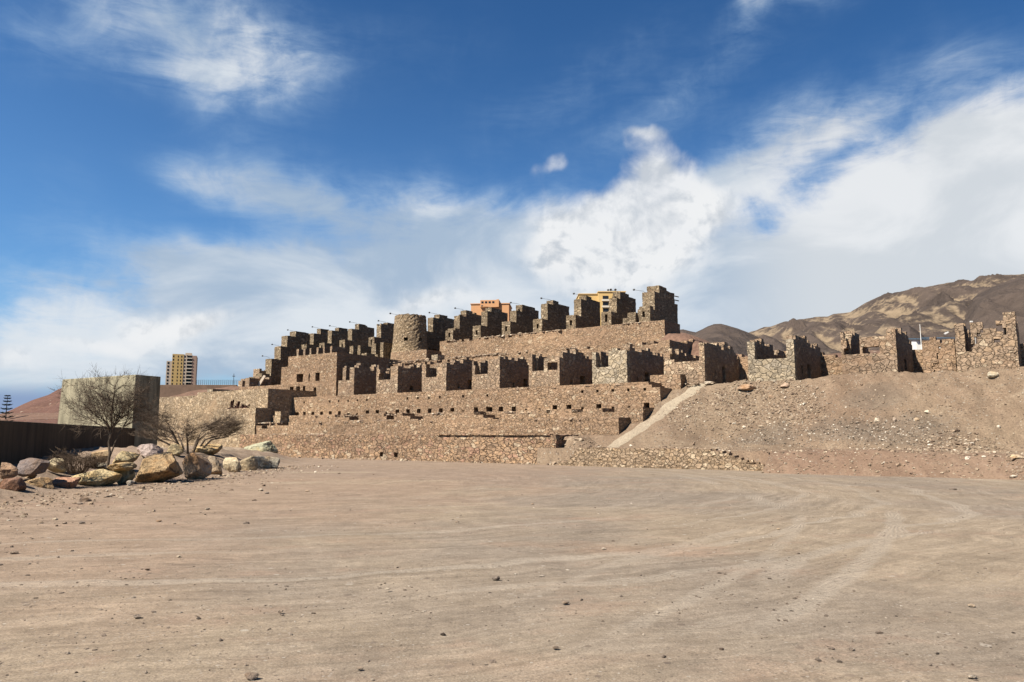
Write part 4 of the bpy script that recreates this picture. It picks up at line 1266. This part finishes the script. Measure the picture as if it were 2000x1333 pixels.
GS = [(310, 1019, .10), (480, 1023, .11), (405, 995, .10), (29, 1080, .10), (268, 1206, .07), (490, 1323, .10), (163, 979, .22), (350, 1088, .07), (662, 925, .10), (1521, 1034, .06), (1860, 957, .16), (893, 1020, .07), (970, 1131, .10), (1105, 1178, .07), (1715, 960, .07),
      (1897, 1184, .06), (1899, 1324, .06), (1085, 1266, .05), (520, 964, .10), (155, 985, .14), (210, 971, .14), (702, 1306, .045), (160, 1022, .10), (288, 1113, .05), (1180, 1073, .07), (126, 1022, .08), (600, 960, .08), (548, 1195, .045), (757, 1151, .05), (1040, 985, .07)]
GL = ['loose stone on the dirt in front of the biggest boulder, left of a similar pair',
      'loose stone on the dirt straight in front of the cream boulder',
      'small loose stone halfway between the orange-pink boulder and the pair on the dirt',
      'loose stone on bare dirt close to the left edge of the picture',
      'lone small stone in the lower left of the dirt, well in front of the boulders',
      'flat stone cut close by the bottom edge, left of the middle of the picture',
      'largest dark flat stone lying by the gravel at the foot of the left boulders',
      'small stone left of the middle distance, in line with the biggest boulder',
      'small stone on the far dirt near the lowest wall, left of its drain holes',
      'tiny dark stone on the turning circle, right of the centre of the dirt',
      'flat stone on the far dirt in front of the red bank at the right',
      'dark stone in the middle of the dirt, straight below the round tower',
      'dark flat stone nearly at the centre of the dirt area',
      'small stone right of the centre, just in front of the dark flat central one',
      'small dark stone on the far right dirt beyond the wheel tracks',
      'small dark stone by the right edge, halfway down the dirt',
      'small stone in the bottom right corner of the dirt',
      'tiny pale stone near the bottom, right of the middle of the picture',
      'stone on the dirt just beyond the right end of the boulder row',
      'stone left of the foot of the slender tree, behind a smaller pebble',
      'stone in the gravel directly in front of the bright pale-yellow boulder',
      'tiny stone at the bottom edge, left of the middle and right of the flat one',
      'stone at the edge of the gravel, second from the left edge in its row',
      'tiny stone alone in the left middle of the dirt, below the spreading tree',
      'small stone on the central wheel streaks, below the head of the pale path',
      'stone at the edge of the gravel, nearest the left edge in its row',
      'small stone on the far dirt, below the windowed wall',
      'tiny stone in the lower left middle, in front of all the others there',
      'tiny dark stone left of the dark flat central stone',
      'small stone on the far dirt below the narrow-windowed sixth cell']
for i, (x, y, sz) in enumerate(GS):
    rng = np.random.RandomState(980 + i)
    p = atz(x, y, 0)
    P_, Fc = rockshape(2, rng, 8, .06)
    sz = sz * (.62 if y > 980 else .85)
    V = P_ * np.array([1, .8, .42]) * sz + np.array([p.x, p.y, sz * .12])
    o = mesh('loose_stone', V, Fc, M_rock)
    k = rng.rand()
    o.color = [(.34, .26, .20, 1), (.24, .19, .155, 1), (.46, .38, .30, 1)][int(k * 3)]
    X = 'left' if x < 700 else ('middle' if x < 1350 else 'right')
    D = 'near' if y > 1150 else ('half-way' if y > 1010 else 'far')
    tag(o, GL[i], 'stone', 'loose stones on the dirt')

def scatter(name, n, sampler, size, mat, seed, label, cat, flat=.6):
    rng = np.random.RandomState(seed)
    protos = [rockshape(1, rng, 7, .03) for _ in range(8)]
    Vs, Fs, k = [], [], 0
    P0 = sampler(rng, n)
    for p in P0:
        V, Fc = protos[rng.randint(8)]
        sz = size(rng) * (1 if len(p) < 4 else p[3])
        a = rng.rand() * 6.28
        c_, s_ = math.cos(a), math.sin(a)
        sc3 = np.array([rng.uniform(.7, 1.2), rng.uniform(.6, 1), rng.uniform(.35, .8) * flat / .6])
        v = V * sc3 * sz
        v = np.stack([v[:, 0] * c_ - v[:, 1] * s_, v[:, 0] * s_ + v[:, 1] * c_, v[:, 2]], 1) + np.array([p[0], p[1], p[2] + sz * rng.uniform(-.15, .15)])
        Vs.append(v)
        Fs.append(Fc + k)
        k += len(V)
    o = mesh(name, np.concatenate(Vs), np.concatenate(Fs), mat)
    return tag(o, label, cat, kind='stuff')
def smp_ground(rng, n):
    out = []
    while len(out) < n:
        y = 4.4 + 30 * rng.rand() ** 1.4
        x = (rng.rand() - .5) * 2 * (y * .74)
        dn = .25 + .75 * (vn(x * .35, y * .35, 0, 61) > .55)
        if rng.rand() < dn:
            out.append((x, y, float(gz(x, y))))
    return out
scatter('gravel', 6500, smp_ground, lambda r: min(.004 + r.exponential(.006), .035), M_grey, 1, 'fine gravel strewn over the dirt car park', 'gravel')
def smp_left(rng, n):
    out = []
    while len(out) < n:
        y = rng.uniform(14, 42)
        x = -13.3 + rng.exponential(1.1) + .02 * y - (.8 if rng.rand() < .2 else 0)
        out.append((x + .2, y, float(gz(x, y))))
    return out
scatter('gravel', 3200, smp_left, lambda r: min(.012 + r.exponential(.018), .10), M_rub, 2, 'grey stone chips along the foot of the boulder row', 'gravel')
def smp_slope(rng, n):
    out = []
    while len(out) < n:
        U, w = rng.uniform(-18.5, 3), rng.uniform(34, 46.3)
        d = sm(fbm(U * .28 + 4, w * .28, 0, 91, 3), -.05, .4) + .9 * np.exp(-((U + 14.8) / 1.6) ** 2 - ((w - 43.4) / 1.6) ** 2)
        if rng.rand() < .05 + d * .95:
            X, Y = xy(U, w)
            out.append((X, Y, float(emb(np.array(U), np.array(w))) + .02))
    return out
scatter('rubble', 20000, smp_slope, lambda r: min(.014 + r.exponential(.021), .17), M_rub, 3, 'loose rubble covering the slope below the cells', 'rubble')
def smp_dark(rng, n):
    out = []
    for k in range(n):
        cU, cw, sU = [(-12.5, 40.9, 1.6), (-8.4, 41.2, 2.2), (-6.2, 41.0, 1.6)][rng.randint(3)]
        U, w = rng.normal(cU, sU), rng.normal(cw + .4, .75)
        X, Y = xy(U, w)
        out.append((X, Y, float(emb(np.array(U), np.array(w))) + .02))
    return out
scatter('rubble', 1500, smp_dark, lambda r: .02 + r.rand() * .05, rock_mat('rubble_slag', [(0, (.10, .08, .06)), (.5, (.20, .155, .12)), (.75, (.42, .35, .28)), (1, (.75, .67, .56))]), 4, 'dark slag and broken stone at the foot of the slope', 'rubble')
def smp_terr(rng, n):
    out = []
    lv = [(39.9, 41.2, 2.68, -56, -20.8), (41.5, 43.8, 3.22, -56, UR), (44.1, 46.5, 5.02, -54, UR), (54.1, 58, 9.05, -54, -24), (60.8, 61.8, 11.8, -52, -28), (38.5, 39.8, 1.65, -52, -27), (46.0, 47.5, 5.0, -50, -16)]
    while len(out) < n:
        a, b, z, u0, u1 = lv[rng.randint(len(lv))]
        U = rng.uniform(u0, u1)
        if vn(U * .6, a, 0, 17) < .42:
            continue
        w = a + (b - a) * rng.rand() ** 2
        X, Y = xy(U, w)
        out.append((X, Y, z))
    return out
scatter('rubble', 3200, smp_terr, lambda r: min(.05 + r.exponential(.055), .28), M_rub, 5, 'broken stones lying along the terrace ledges', 'rubble')
def smp_foot(rng, n):
    out = []
    for k in range(n):
        if rng.rand() < .6:
            U, w = rng.uniform(uR - .2, UL0 + 2.2), 35.4 + rng.rand() * 3
            z = float(fn_ramp(np.array(U), np.array(w))[2])
        else:
            U, w = rng.uniform(-50, uR), 36.4 - rng.exponential(.25)
            z = .0
        X, Y = xy(U, w)
        out.append((X, Y, z))
    return out
scatter('rubble', 420, smp_foot, lambda r: min(.04 + r.exponential(.05), .2), M_rub, 6, 'stones fallen along the foot of the lowest wall', 'rubble')
def smp_bank(rng, n):
    out = []
    while len(out) < n:
        U, w = rng.uniform(-12, 4), rng.uniform(33.8, 36.8)
        X, Y = xy(U, w)
        out.append((X, Y, float(emb(np.array(U), np.array(w))) + .02))
    return out
scatter('rubble', 1500, smp_bank, lambda r: min(.014 + r.exponential(.026), .2), M_rub, 7, 'stones on the low red bank at the right', 'rubble')

# ------------------------------------------------------------------ concrete block and dark wall on the left
def poly_block(name, base_pts, top_pts, mat, label, cat):
    k = len(base_pts)
    V = list(base_pts) + list(top_pts)
    Fq = [tuple(range(k))[::-1], tuple(range(k, 2 * k))] + [(i, (i + 1) % k, k + (i + 1) % k, k + i) for i in range(k)]
    o = mesh(name, V, Fq, mat)
    md = o.modifiers.new('bevel', 'BEVEL')
    md.width, md.segments = .03, 2
    return tag(o, label, cat)
cT = atY(265, 732, 60)
lT = atY(122, 742, 65.3)
rT = atY(314, 738, 62.2)
bT = lT + (rT - cT)
zt = cT.z
base = [Vector((p.x, p.y, -.3)) + q for p, q in ((cT, Vector((.12, -.3, 0))), (rT, Vector((.05, 0, 0))), (bT, Vector((0, .3, 0))), (lT, Vector((-.15, -.2, 0))))]
top = [Vector((p.x, p.y, zt)) for p in (cT, rT, bT, lT)]
poly_block('concrete_block', [tuple(v) for v in base], [tuple(v) for v in top], M_conc, 'large windowless concrete block with a streaked sunlit face', 'building')
d = Vector((-.335, .942, 0)).normalized()
p0 = atY(265, 836.6, 60)
p1 = atY(0, 821, 27)
d = (Vector((p0.x, p0.y, 0)) - Vector((p1.x, p1.y, 0))).normalized()
nrm = Vector((-d.y, d.x, 0))
A = Vector((p0.x, p0.y, 0)) - d * .25
B = Vector((p1.x, p1.y, 0)) - d * 14
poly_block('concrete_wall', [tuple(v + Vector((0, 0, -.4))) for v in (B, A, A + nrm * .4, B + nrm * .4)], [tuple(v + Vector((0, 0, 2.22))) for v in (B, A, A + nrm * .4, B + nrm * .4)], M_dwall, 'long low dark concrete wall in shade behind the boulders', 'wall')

# boundary wall and railing on the rise behind
def bp(x, y, Y): return atY(x, y, Y)
a, b = bp(300, 752, 98), bp(462, 752, 98)
poly_block('boundary_wall', [(a.x, a.y, 2), (b.x, b.y, 2), (b.x, b.y + .4, 2), (a.x, a.y + .4, 2)], [(a.x, a.y, a.z), (b.x, b.y, b.z), (b.x, b.y + .4, b.z), (a.x, a.y + .4, a.z)], M_bwall, 'plain brown boundary wall behind the pale wing wall', 'wall')
root = None
a, b = bp(384, 752.5, 150), bp(478, 752.5, 150)
root = tag(empty('railing', ((a.x + b.x) / 2, a.y, a.z)), 'thin grey metal railing on the rise right of the yellow tower block', 'fence')
k = 24
for i in range(k + 1):
    p = a.lerp(b, i / k)
    mb = MB()
    mb.tube([(p.x, p.y, p.z - .6), (p.x, p.y, p.z + 1.05)], .035, 5)
    mb.build('post', M_steel, root)
mb = MB()
for dz in (1.0, .78, .56, .34):
    mb.tube([a + Vector((0, 0, dz)), b + Vector((0, 0, dz))], .018, 4)
mb.build('rail', M_steel, root)
p = bp(456, 750, 152)
mb = MB()
mb.tube([(p.x, p.y, p.z - 1), (p.x, p.y, p.z + 2.1)], .05, 6)
mb.box(p.x - .25, p.x + .25, p.y - .1, p.y + .1, p.z + 1.5, p.z + 1.62)
tag(mb.build('pole', M_steel), 'dark pole standing behind the railing', 'pole')

# ------------------------------------------------------------------ buildings far behind
def apartment():
    Y0 = 400
    a, b, c_ = bp(326, 752, Y0 + 6), bp(374, 752, Y0), bp(386, 752, Y0 + 14)
    sc_ = Y0 / 1455
    zt_ = bp(350, 693, Y0).z
    ang = R(21)
    root = tag(empty('apartment_tower', (b.x, b.y, 0)), 'yellow and pink apartment tower block with rows of balconies', 'building')
    M = Matrix.Translation((b.x, b.y, 0)) @ Matrix.Rotation(ang, 4, 'Z')
    def part(name, mat, boxes, par=root):
        mb = MB()
        for bx in boxes:
            mb.box(*bx, M)
        return mb.build(name, mat, par)
    L = 17.2
    fl = 9
    zb0 = zt_ - 17.5
    # yellow slab, lower pale step at the left, pinkish slab at the right
    part('body', M_yel, [(-9.2 - 1.0, -4.6, 0, 13, 0, zt_)])
    part('body', M_pale, [(-12.9, -10.21, .2, 13, 0, zt_ - 3.9)])
    part('body', M_pale, [(-4.59, -2.9, .12, 13, 0, zt_ - .1)])
    part('body', M_pink, [(-.3, 1.9, .05, 14, 0, zt_ - .6)])
    part('body', M_pale, [(-2.89, -.31, 1.0, 13.5, 0, zt_ - .2)])
    part('roof_tank', M_pale, [(-4.0, -.8, 3, 7, zt_ - .1, zt_ + 1.1)])
    H = 1.86
    for i in range(fl):
        z = zt_ - 1.75 - i * H
        # balconies: dark opening and pale parapet
        bal = part('balcony', M_cream, [(-2.95, -.25, -.25, 1.0, z - .55, z - .05)])
        part('window', M_glass, [(-2.85, -.35, .93, .99, z - .05, z + 1.15)])
        for xw, wd in ((-5.6, .5), (-7.3, .45), (-3.9, .6), (-9.6, .6)):
            part('window', M_glass, [(xw - wd / 2, xw + wd / 2, (.12 if xw > -4.59 else 0) - .05, (.12 if xw > -4.59 else 0) + .02, z, z + .95)])
        if i > 1:
            part('window', M_glass, [(-12.4, -11.5, .14, .22, z, z + 1.0)])
apartment()
def city_building(name, px, Y0, ytop, wpx, mat, lab, rooms, turn, extra=None):
    p = bp(px, ytop, Y0)
    s_ = Y0 / 1455
    Wd = wpx * s_
    root = tag(empty(name, (p.x, p.y, 0)), lab, 'building')
    M = Matrix.Translation((p.x, p.y, 0)) @ Matrix.Rotation(turn, 4, 'Z')
    mb = MB()
    mb.box(0, Wd, 0, 9, 0, p.z, M)
    mb.box(-.2, Wd + .2, -.2, 9.2, p.z, p.z + .25, M)
    mb.build('body', mat, root)
    for (x, w_, dz, h_) in rooms:
        mb = MB()
        mb.box(x * Wd, (x + w_) * Wd, -.06, .03, p.z - dz - h_, p.z - dz, M)
        mb.build('window', M_glass, root)
    return root, M, p, Wd
r_, M, p, Wd = city_building('orange_building', 920, 220, 595, 76, M_orng, 'orange building whose top shows above the buttresses', [], R(-PHI * 8))
mb = MB()
mb.box(Wd * .25, Wd * .70, -.6, 6, p.z - 1, p.z + 1.15, M)
mb.box(Wd * .68, Wd * .74, -.8, 6.2, p.z - 1, p.z + 1.3, M)
o = mb.build('upper_storey', M_orng, r_)
for k in range(4):
    mb = MB()
    x0 = Wd * (.28 + k * .095)
    mb.box(x0, x0 + Wd * .055, -.66, -.58, p.z + .2, p.z + .75, M)
    mb.build('window', M_glass, o)
r_, M, p, Wd = city_building('ochre_building', 1131, 215, 575.5, 52, M_ylw2, 'ochre building showing above the buttresses left of the corner one', [], 0)
mb = MB()
mb.box(Wd * .72, Wd * 1.75, -1.5, 7, 0, p.z + .4, M)
mb.box(Wd * .70, Wd * 1.77, -1.7, 7.2, p.z + .4, p.z + .65, M)
o = mb.build('taller_wing', M_ylw2, r_)
for k in range(3):
    mb = MB()
    mb.box(Wd * .88, Wd * 1.1, -1.56, -1.48, p.z - 1.7 - k * 1.9, p.z - .7 - k * 1.9, M)
    w_ = mb.build('window', M_glass, o)
    mb = MB()
    mb.box(Wd * .85, Wd * 1.13, -1.9, -1.5, p.z - 2.3 - k * 1.9, p.z - 1.75 - k * 1.9, M)
    mb.build('balcony', M_cream, o)
for x_, lab in ((1193, 'left'), (1202, 'right')):
    q = bp(x_, 569, 216)
    mb = MB()
    n_ = 12
    dish = [(q.x, q.y, q.z + .35)] + [(q.x + .38 * math.cos(2 * math.pi * i / n_), q.y - .18, q.z + .35 + .38 * math.sin(2 * math.pi * i / n_)) for i in range(n_)]
    mb.add(dish, [(0, 1 + i, 1 + (i + 1) % n_) for i in range(n_)])
    mb.tube([(q.x, q.y, q.z - .6), (q.x, q.y, q.z + .35)], .05, 5)
    tag(mb.build('satellite_dish', M_steel), lab + ' one of two satellite dishes on the ochre building roof', 'satellite dish', 'dishes on the ochre roof')
# white sheds on the right
def shed(x0, x1, yt, yb, Y0, lab, wins_):
    a, b = bp(x0, yb, Y0), bp(x1, yb, Y0)
    zt_ = bp(x0, yt, Y0).z
    root = tag(empty('white_shed', ((a.x + b.x) / 2, a.y, a.z - 3)), lab, 'building')
    mb = MB()
    mb.box(a.x, b.x, a.y, a.y + 5, a.z - 4, zt_)
    mb.build('wall', M_white, root)
    mb = MB()
    mb.add([(a.x - .3, a.y - .5, zt_ - .02), (b.x + .3, a.y - .5, zt_ - .02), (b.x + .3, a.y + 5.3, zt_ + .8), (a.x - .3, a.y + 5.3, zt_ + .8), (a.x - .3, a.y - .5, zt_ + .15), (b.x + .3, a.y - .5, zt_ + .15), (b.x + .3, a.y + 5.3, zt_ + .97), (a.x - .3, a.y + 5.3, zt_ + .97)],
           [(0, 3, 2, 1), (4, 5, 6, 7), (0, 1, 5, 4), (1, 2, 6, 5), (2, 3, 7, 6), (3, 0, 4, 7)])
    mb.build('roof', M_blue, root)
    for f0, f1 in wins_:
        mb = MB()
        mb.box(a.x + (b.x - a.x) * f0, a.x + (b.x - a.x) * f1, a.y - .06, a.y + .02, zt_ - .75, zt_ - .25)
        mb.build('window', M_glass, root)
shed(1790, 1813, 664, 675, 150, 'small white shed with a blue roof beside the flagpole', [(.3, .8)])
shed(1832, 1867, 662, 674, 150, 'longer white shed with a blue roof, right of the flagpole', [(.15, .6), (.85, .95)])
p = bp(1798.6, 664, 149)
mb = MB()
mb.tube([(p.x, p.y, p.z - 3), (p.x, p.y, bp(1798.6, 634, 149).z)], [.09, .05], 6)
tag(mb.build('flagpole', M_white), 'tall white pole rising beside the small white shed', 'pole')
p = bp(1866, 660, 120)
q = bp(1848, 651, 120)
root = tag(empty('street_lamp', (p.x, p.y, p.z - 4)), 'street lamp with a white head above the longer white shed', 'street lamp')
mb = MB()
mb.tube([(p.x, p.y, p.z - 4), (p.x, p.y, p.z + 1.0), (q.x, q.y, q.z + .25)], .06, 6)
mb.build('pole', M_steel, root)
mb = MB()
M = Matrix.Translation(q) @ Matrix.Rotation(R(-28), 4, 'Y')
mb.box(-.35, .35, -.15, .15, -.1, .1, M)
mb.box(-.28, .28, -.12, .12, -.14, -.1, M)
mb.build('lamp_head', M_white, root)
p, q = bp(1903, 642, 52), bp(1897, 629, 52)
mb = MB()
mb.tube([(p.x, p.y, p.z - 1.2), (p.x, p.y, p.z), (q.x, q.y, q.z)], .02, 5)
mb.box(q.x - .08, q.x + .08, q.y - .05, q.y + .05, q.z - .03, q.z + .06)
tag(mb.build('floodlight', M_white), 'small floodlight on a bent rod above the rightmost cell', 'lamp')

# rusty iron on the ledge
x0, z0 = hit(446, 795, 40.3)
x1, z1 = hit(489, 795, 40.3)
root = empty('iron_scrap', xy((x0 + x1) / 2, 40.3) + (4.0,))
rng = random.Random(5)
mb = MB()
MM = Matrix.Translation(xy((x0 + x1) / 2, 40.3) + (4.0,)) @ Matrix.Rotation(-PHI, 4, 'Z')
L = (x1 - x0) / 2
mb.box(-L, L * .8, -.1, .1, -.05, .16, MM)
for i in range(16):
    u = -L * .75 + i * L * .105
    h = rng.choice([.2, .3, .45, .7, .85]) if i < 9 else rng.uniform(.15, .5)
    mb.box(u, u + rng.uniform(.04, .14), -.08 + rng.uniform(-.1, .1), .08, -.05, h * .8, MM @ Matrix.Rotation(rng.uniform(-.2, .2), 4, 'Y'))
o = mb.build('iron_scrap', M_iron)
bpy.data.objects.remove(root)
tag(o, 'row of rusty broken iron uprights on the stone ledge at left', 'iron scrap')

# ------------------------------------------------------------------ bare trees
def bare_tree(name, base, h, spread, seed, lab, kind):
    rng = random.Random(seed)
    root = tag(empty(name, base), lab, 'tree')
    tr, cr = MB(), MB()
    b0 = Vector(base)
    def twig(p, d, L, r_, depth, mb):
        n = max(2, int(L / .16))
        pts, rad = [p.copy()], [r_]
        q = p.copy()
        dd = d.copy()
        for i in range(n):
            dd = (dd + Vector((rng.gauss(0, .13), rng.gauss(0, .13), rng.gauss(0, .10) + (.03 if kind == 'up' else .005)))).normalized()
            q = q + dd * (L / n)
            pts.append(q.copy())
            rad.append(r_ * (1 - .75 * (i + 1) / n))
        mb.tube(pts, rad, 5 if r_ > .015 else 3, cap=False)
        if depth <= 0:
            return
        k = {4: 8, 3: 7, 2: 6, 1: 5}.get(depth, 4)
        for j in range(k):
            f = rng.uniform(.25, 1.0)
            i = min(int(f * n), n)
            a = rng.uniform(0, 6.283)
            ax = dd.orthogonal().normalized()
            side = (ax * math.cos(a) + dd.cross(ax) * math.sin(a)).normalized()
            nd = (dd * rng.uniform(.5, 1.0) + side * rng.uniform(.5, 1.0)).normalized()
            if kind == 'flat':
                nd.z = abs(nd.z) * .6 + .05
                nd.normalize()
            twig(pts[i], nd, L * rng.uniform(.42, .68), max(rad[i] * .6, .0045), depth - 1, cr)
    if kind == 'up':
        # one slender bent trunk, forking low
        pts = [b0, b0 + Vector((.05, 0, .35 * h * .45)), b0 + Vector((-.02, .02, h * .28)), b0 + Vector((.06, 0, h * .42))]
        tr.tube(pts, [.055, .045, .04, .036], 7)
        tr.tube([pts[-1], b0 + Vector((.0, .03, h * .6)), b0 + Vector((.08, 0, h * .82)), b0 + Vector((.04, .04, h * .97))], [.034, .024, .014, .006], 6)
        for k in range(16):
            a = k * 2.4
            twig(b0 + Vector((.04, .02, h * (.45 + .03 * k))), Vector((math.cos(a), math.sin(a) * .8, rng.uniform(.2, .7))).normalized(), h * rng.uniform(.2, .42), .014, 2, cr)
        tr.tube([b0 + Vector((.03, 0, h * .10)), b0 + Vector((.22, .05, h * .3)), b0 + Vector((.42, .1, h * .45))], [.035, .026, .02], 6)
        for k in range(15):
            f = .30 + .7 * k / 15
            st = pts[-1] if f > .42 else b0 + Vector((0, 0, h * f))
            a = k * 2.4
            e = rng.uniform(.35, 1.0)
            dr = Vector((math.cos(a) * e, math.sin(a) * e * .8, rng.uniform(.15, .95))).normalized()
            twig(st, dr, h * rng.uniform(.34, .56), .022, 3, cr)
        for k in range(4):
            twig(b0 + Vector((.42, .1, h * .45)), Vector((rng.uniform(.2, .9), rng.uniform(-.4, .4), rng.uniform(.3, .9))).normalized(), h * .38, .016, 3, cr)
    else:
        for k in range(9):
            a = k * .7 + rng.uniform(-.2, .2)
            e = spread * rng.uniform(.55, 1.0)
            p1 = b0 + Vector((math.cos(a) * e * .35, math.sin(a) * e * .25, h * rng.uniform(.28, .42)))
            p2 = b0 + Vector((math.cos(a) * e * .62, math.sin(a) * e * .45, h * rng.uniform(.45, .62)))
            tr.tube([b0 + Vector((math.cos(a) * .06, math.sin(a) * .06, -.1)), p1, p2], [.075, .05, .032], 6)
            for j in range(4):
                dr = Vector((math.cos(a) * rng.uniform(.6, 1.2) + .15, math.sin(a) * .7 + rng.uniform(-.4, .4), rng.uniform(.15, .6))).normalized()
                twig(p1.lerp(p2, rng.random()), dr, spread * rng.uniform(.32, .5), .022, 3, cr)
    tr.build('trunk', M_bark, root, origin=base)
    cr.build('crown', M_twig, root, origin=base)
g0 = atz(210, 912, .55)
bare_tree('bare_tree', (g0.x, g0.y, .5), 3.3, 2.0, 12, 'slender leafless tree in front of the concrete block', 'up')
g1 = atY(368, 893, 37)
bare_tree('bare_tree', (g1.x, g1.y, .45), 2.5, 3.1, 23, 'low spreading leafless tree among the boulders', 'flat')
def dry_bush(x, y, z, r_, h, n, seed, lab):
    g = atz(x, y, z)
    rng = random.Random(seed)
    mb = MB()
    for i in range(n):
        a, e = rng.uniform(0, 6.283), rng.uniform(.1, 1)
        b0 = Vector((g.x + math.cos(a) * r_ * .25 * rng.random(), g.y + math.sin(a) * r_ * .25, z - .05))
        tip = Vector((g.x + math.cos(a) * r_ * e, g.y + math.sin(a) * r_ * e * .7, z + h * (1.05 - .5 * e) * rng.uniform(.6, 1)))
        mid = b0.lerp(tip, .5) + Vector((rng.gauss(0, .05), rng.gauss(0, .05), .08))
        mb.tube([b0, mid, tip], [.008, .006, .003], 3, cap=False)
        for j in range(3):
            q = mid.lerp(tip, rng.random())
            mb.tube([q, q + Vector((rng.gauss(0, .12), rng.gauss(0, .12), rng.uniform(.0, .16)))], [.005, .003], 3, cap=False)
    tag(mb.build('dry_bush', M_dry), lab, 'bush', 'dry bushes among the boulders')
dry_bush(150, 922, .5, 1.0, .8, 120, 1, 'thin dry brown bush behind the bright yellow boulder')
dry_bush(176, 914, .5, .7, .5, 90, 2, 'rounded dry bush left of the slender bare trunk')
dry_bush(118, 918, .5, .5, .8, 140, 3, 'wispy dry bush beside the cream back-row boulder')

# norfolk pine far left
def pine():
    p = atY(15, 772, 120)
    base = (p.x, p.y, 1.0)
    root = tag(empty('norfolk_pine', base), 'dark layered pine rising beyond the low concrete wall at the left edge', 'tree')
    mb = MB()
    mb.tube([(p.x, p.y, 0.5), (p.x, p.y, p.z)], [.14, .03], 7)
    mb.build('trunk', M_bark, root)
    mb = MB()
    rng = random.Random(3)
    z = p.z - .15
    k = 0
    while z > 2.6:
        Rr = .25 + (p.z - z) * .24
        nb = 7
        for i in range(nb):
            a = i * 6.283 / nb + k * .4
            d_ = Vector((math.cos(a), math.sin(a), 0))
            L_ = Rr * rng.uniform(.8, 1.1)
            pts = [Vector((p.x, p.y, z)) + d_ * (L_ * f) + Vector((0, 0, L_ * .28 * f * f - L_ * .05 * f)) for f in (0, .4, .75, 1)]
            mb.tube(pts, [.05, .07, .09, .03], 4)
            for q in pts[1:]:
                for s_ in (-1, 1):
                    e = Vector((-d_.y, d_.x, .25)) * s_
                    mb.tube([q, q + e * (.22 + .1 * rng.random()) + d_ * .1], [.05, .02], 4)
        z -= .42 + .08 * min(k, 3)
        k += 1
    mb.build('crown', M_pine, root)
pine()

# reflectance of every surface on one common scale (the picture is exposed one stop up)
for m_ in bpy.data.materials:
    if not m_.use_nodes:
        continue
    K = (.48, .465, .44)
    if 'render' in m_.name or m_.name in ('white_paint', 'balcony_cream'): K = (.70, .68, .63)
    if m_.name.startswith('masonry'): K = (.715, .70, .675)
    if m_.name == 'dirt_ground': K = (.495, .492, .468)
    if m_.name == 'path_earth': K = (.42, .425, .40)
    if m_.name.startswith('slope'): K = (.405, .405, .385)
    if m_.name.startswith(('rubble', 'boulder')): K = (.80, .79, .74)
    if m_.name.startswith('grey_gravel'): K = (.74, .72, .68)
    for b_ in [x for x in m_.node_tree.nodes if x.type == 'BSDF_PRINCIPLED']:
        nt_m = NT(m_.node_tree)
        lk = b_.inputs['Base Color'].links
        if lk:
            src = lk[0].from_socket
            nt_m.put(b_.inputs['Base Color'], nt_m.mix(1.0, src, K + (1,), 'MULTIPLY'))
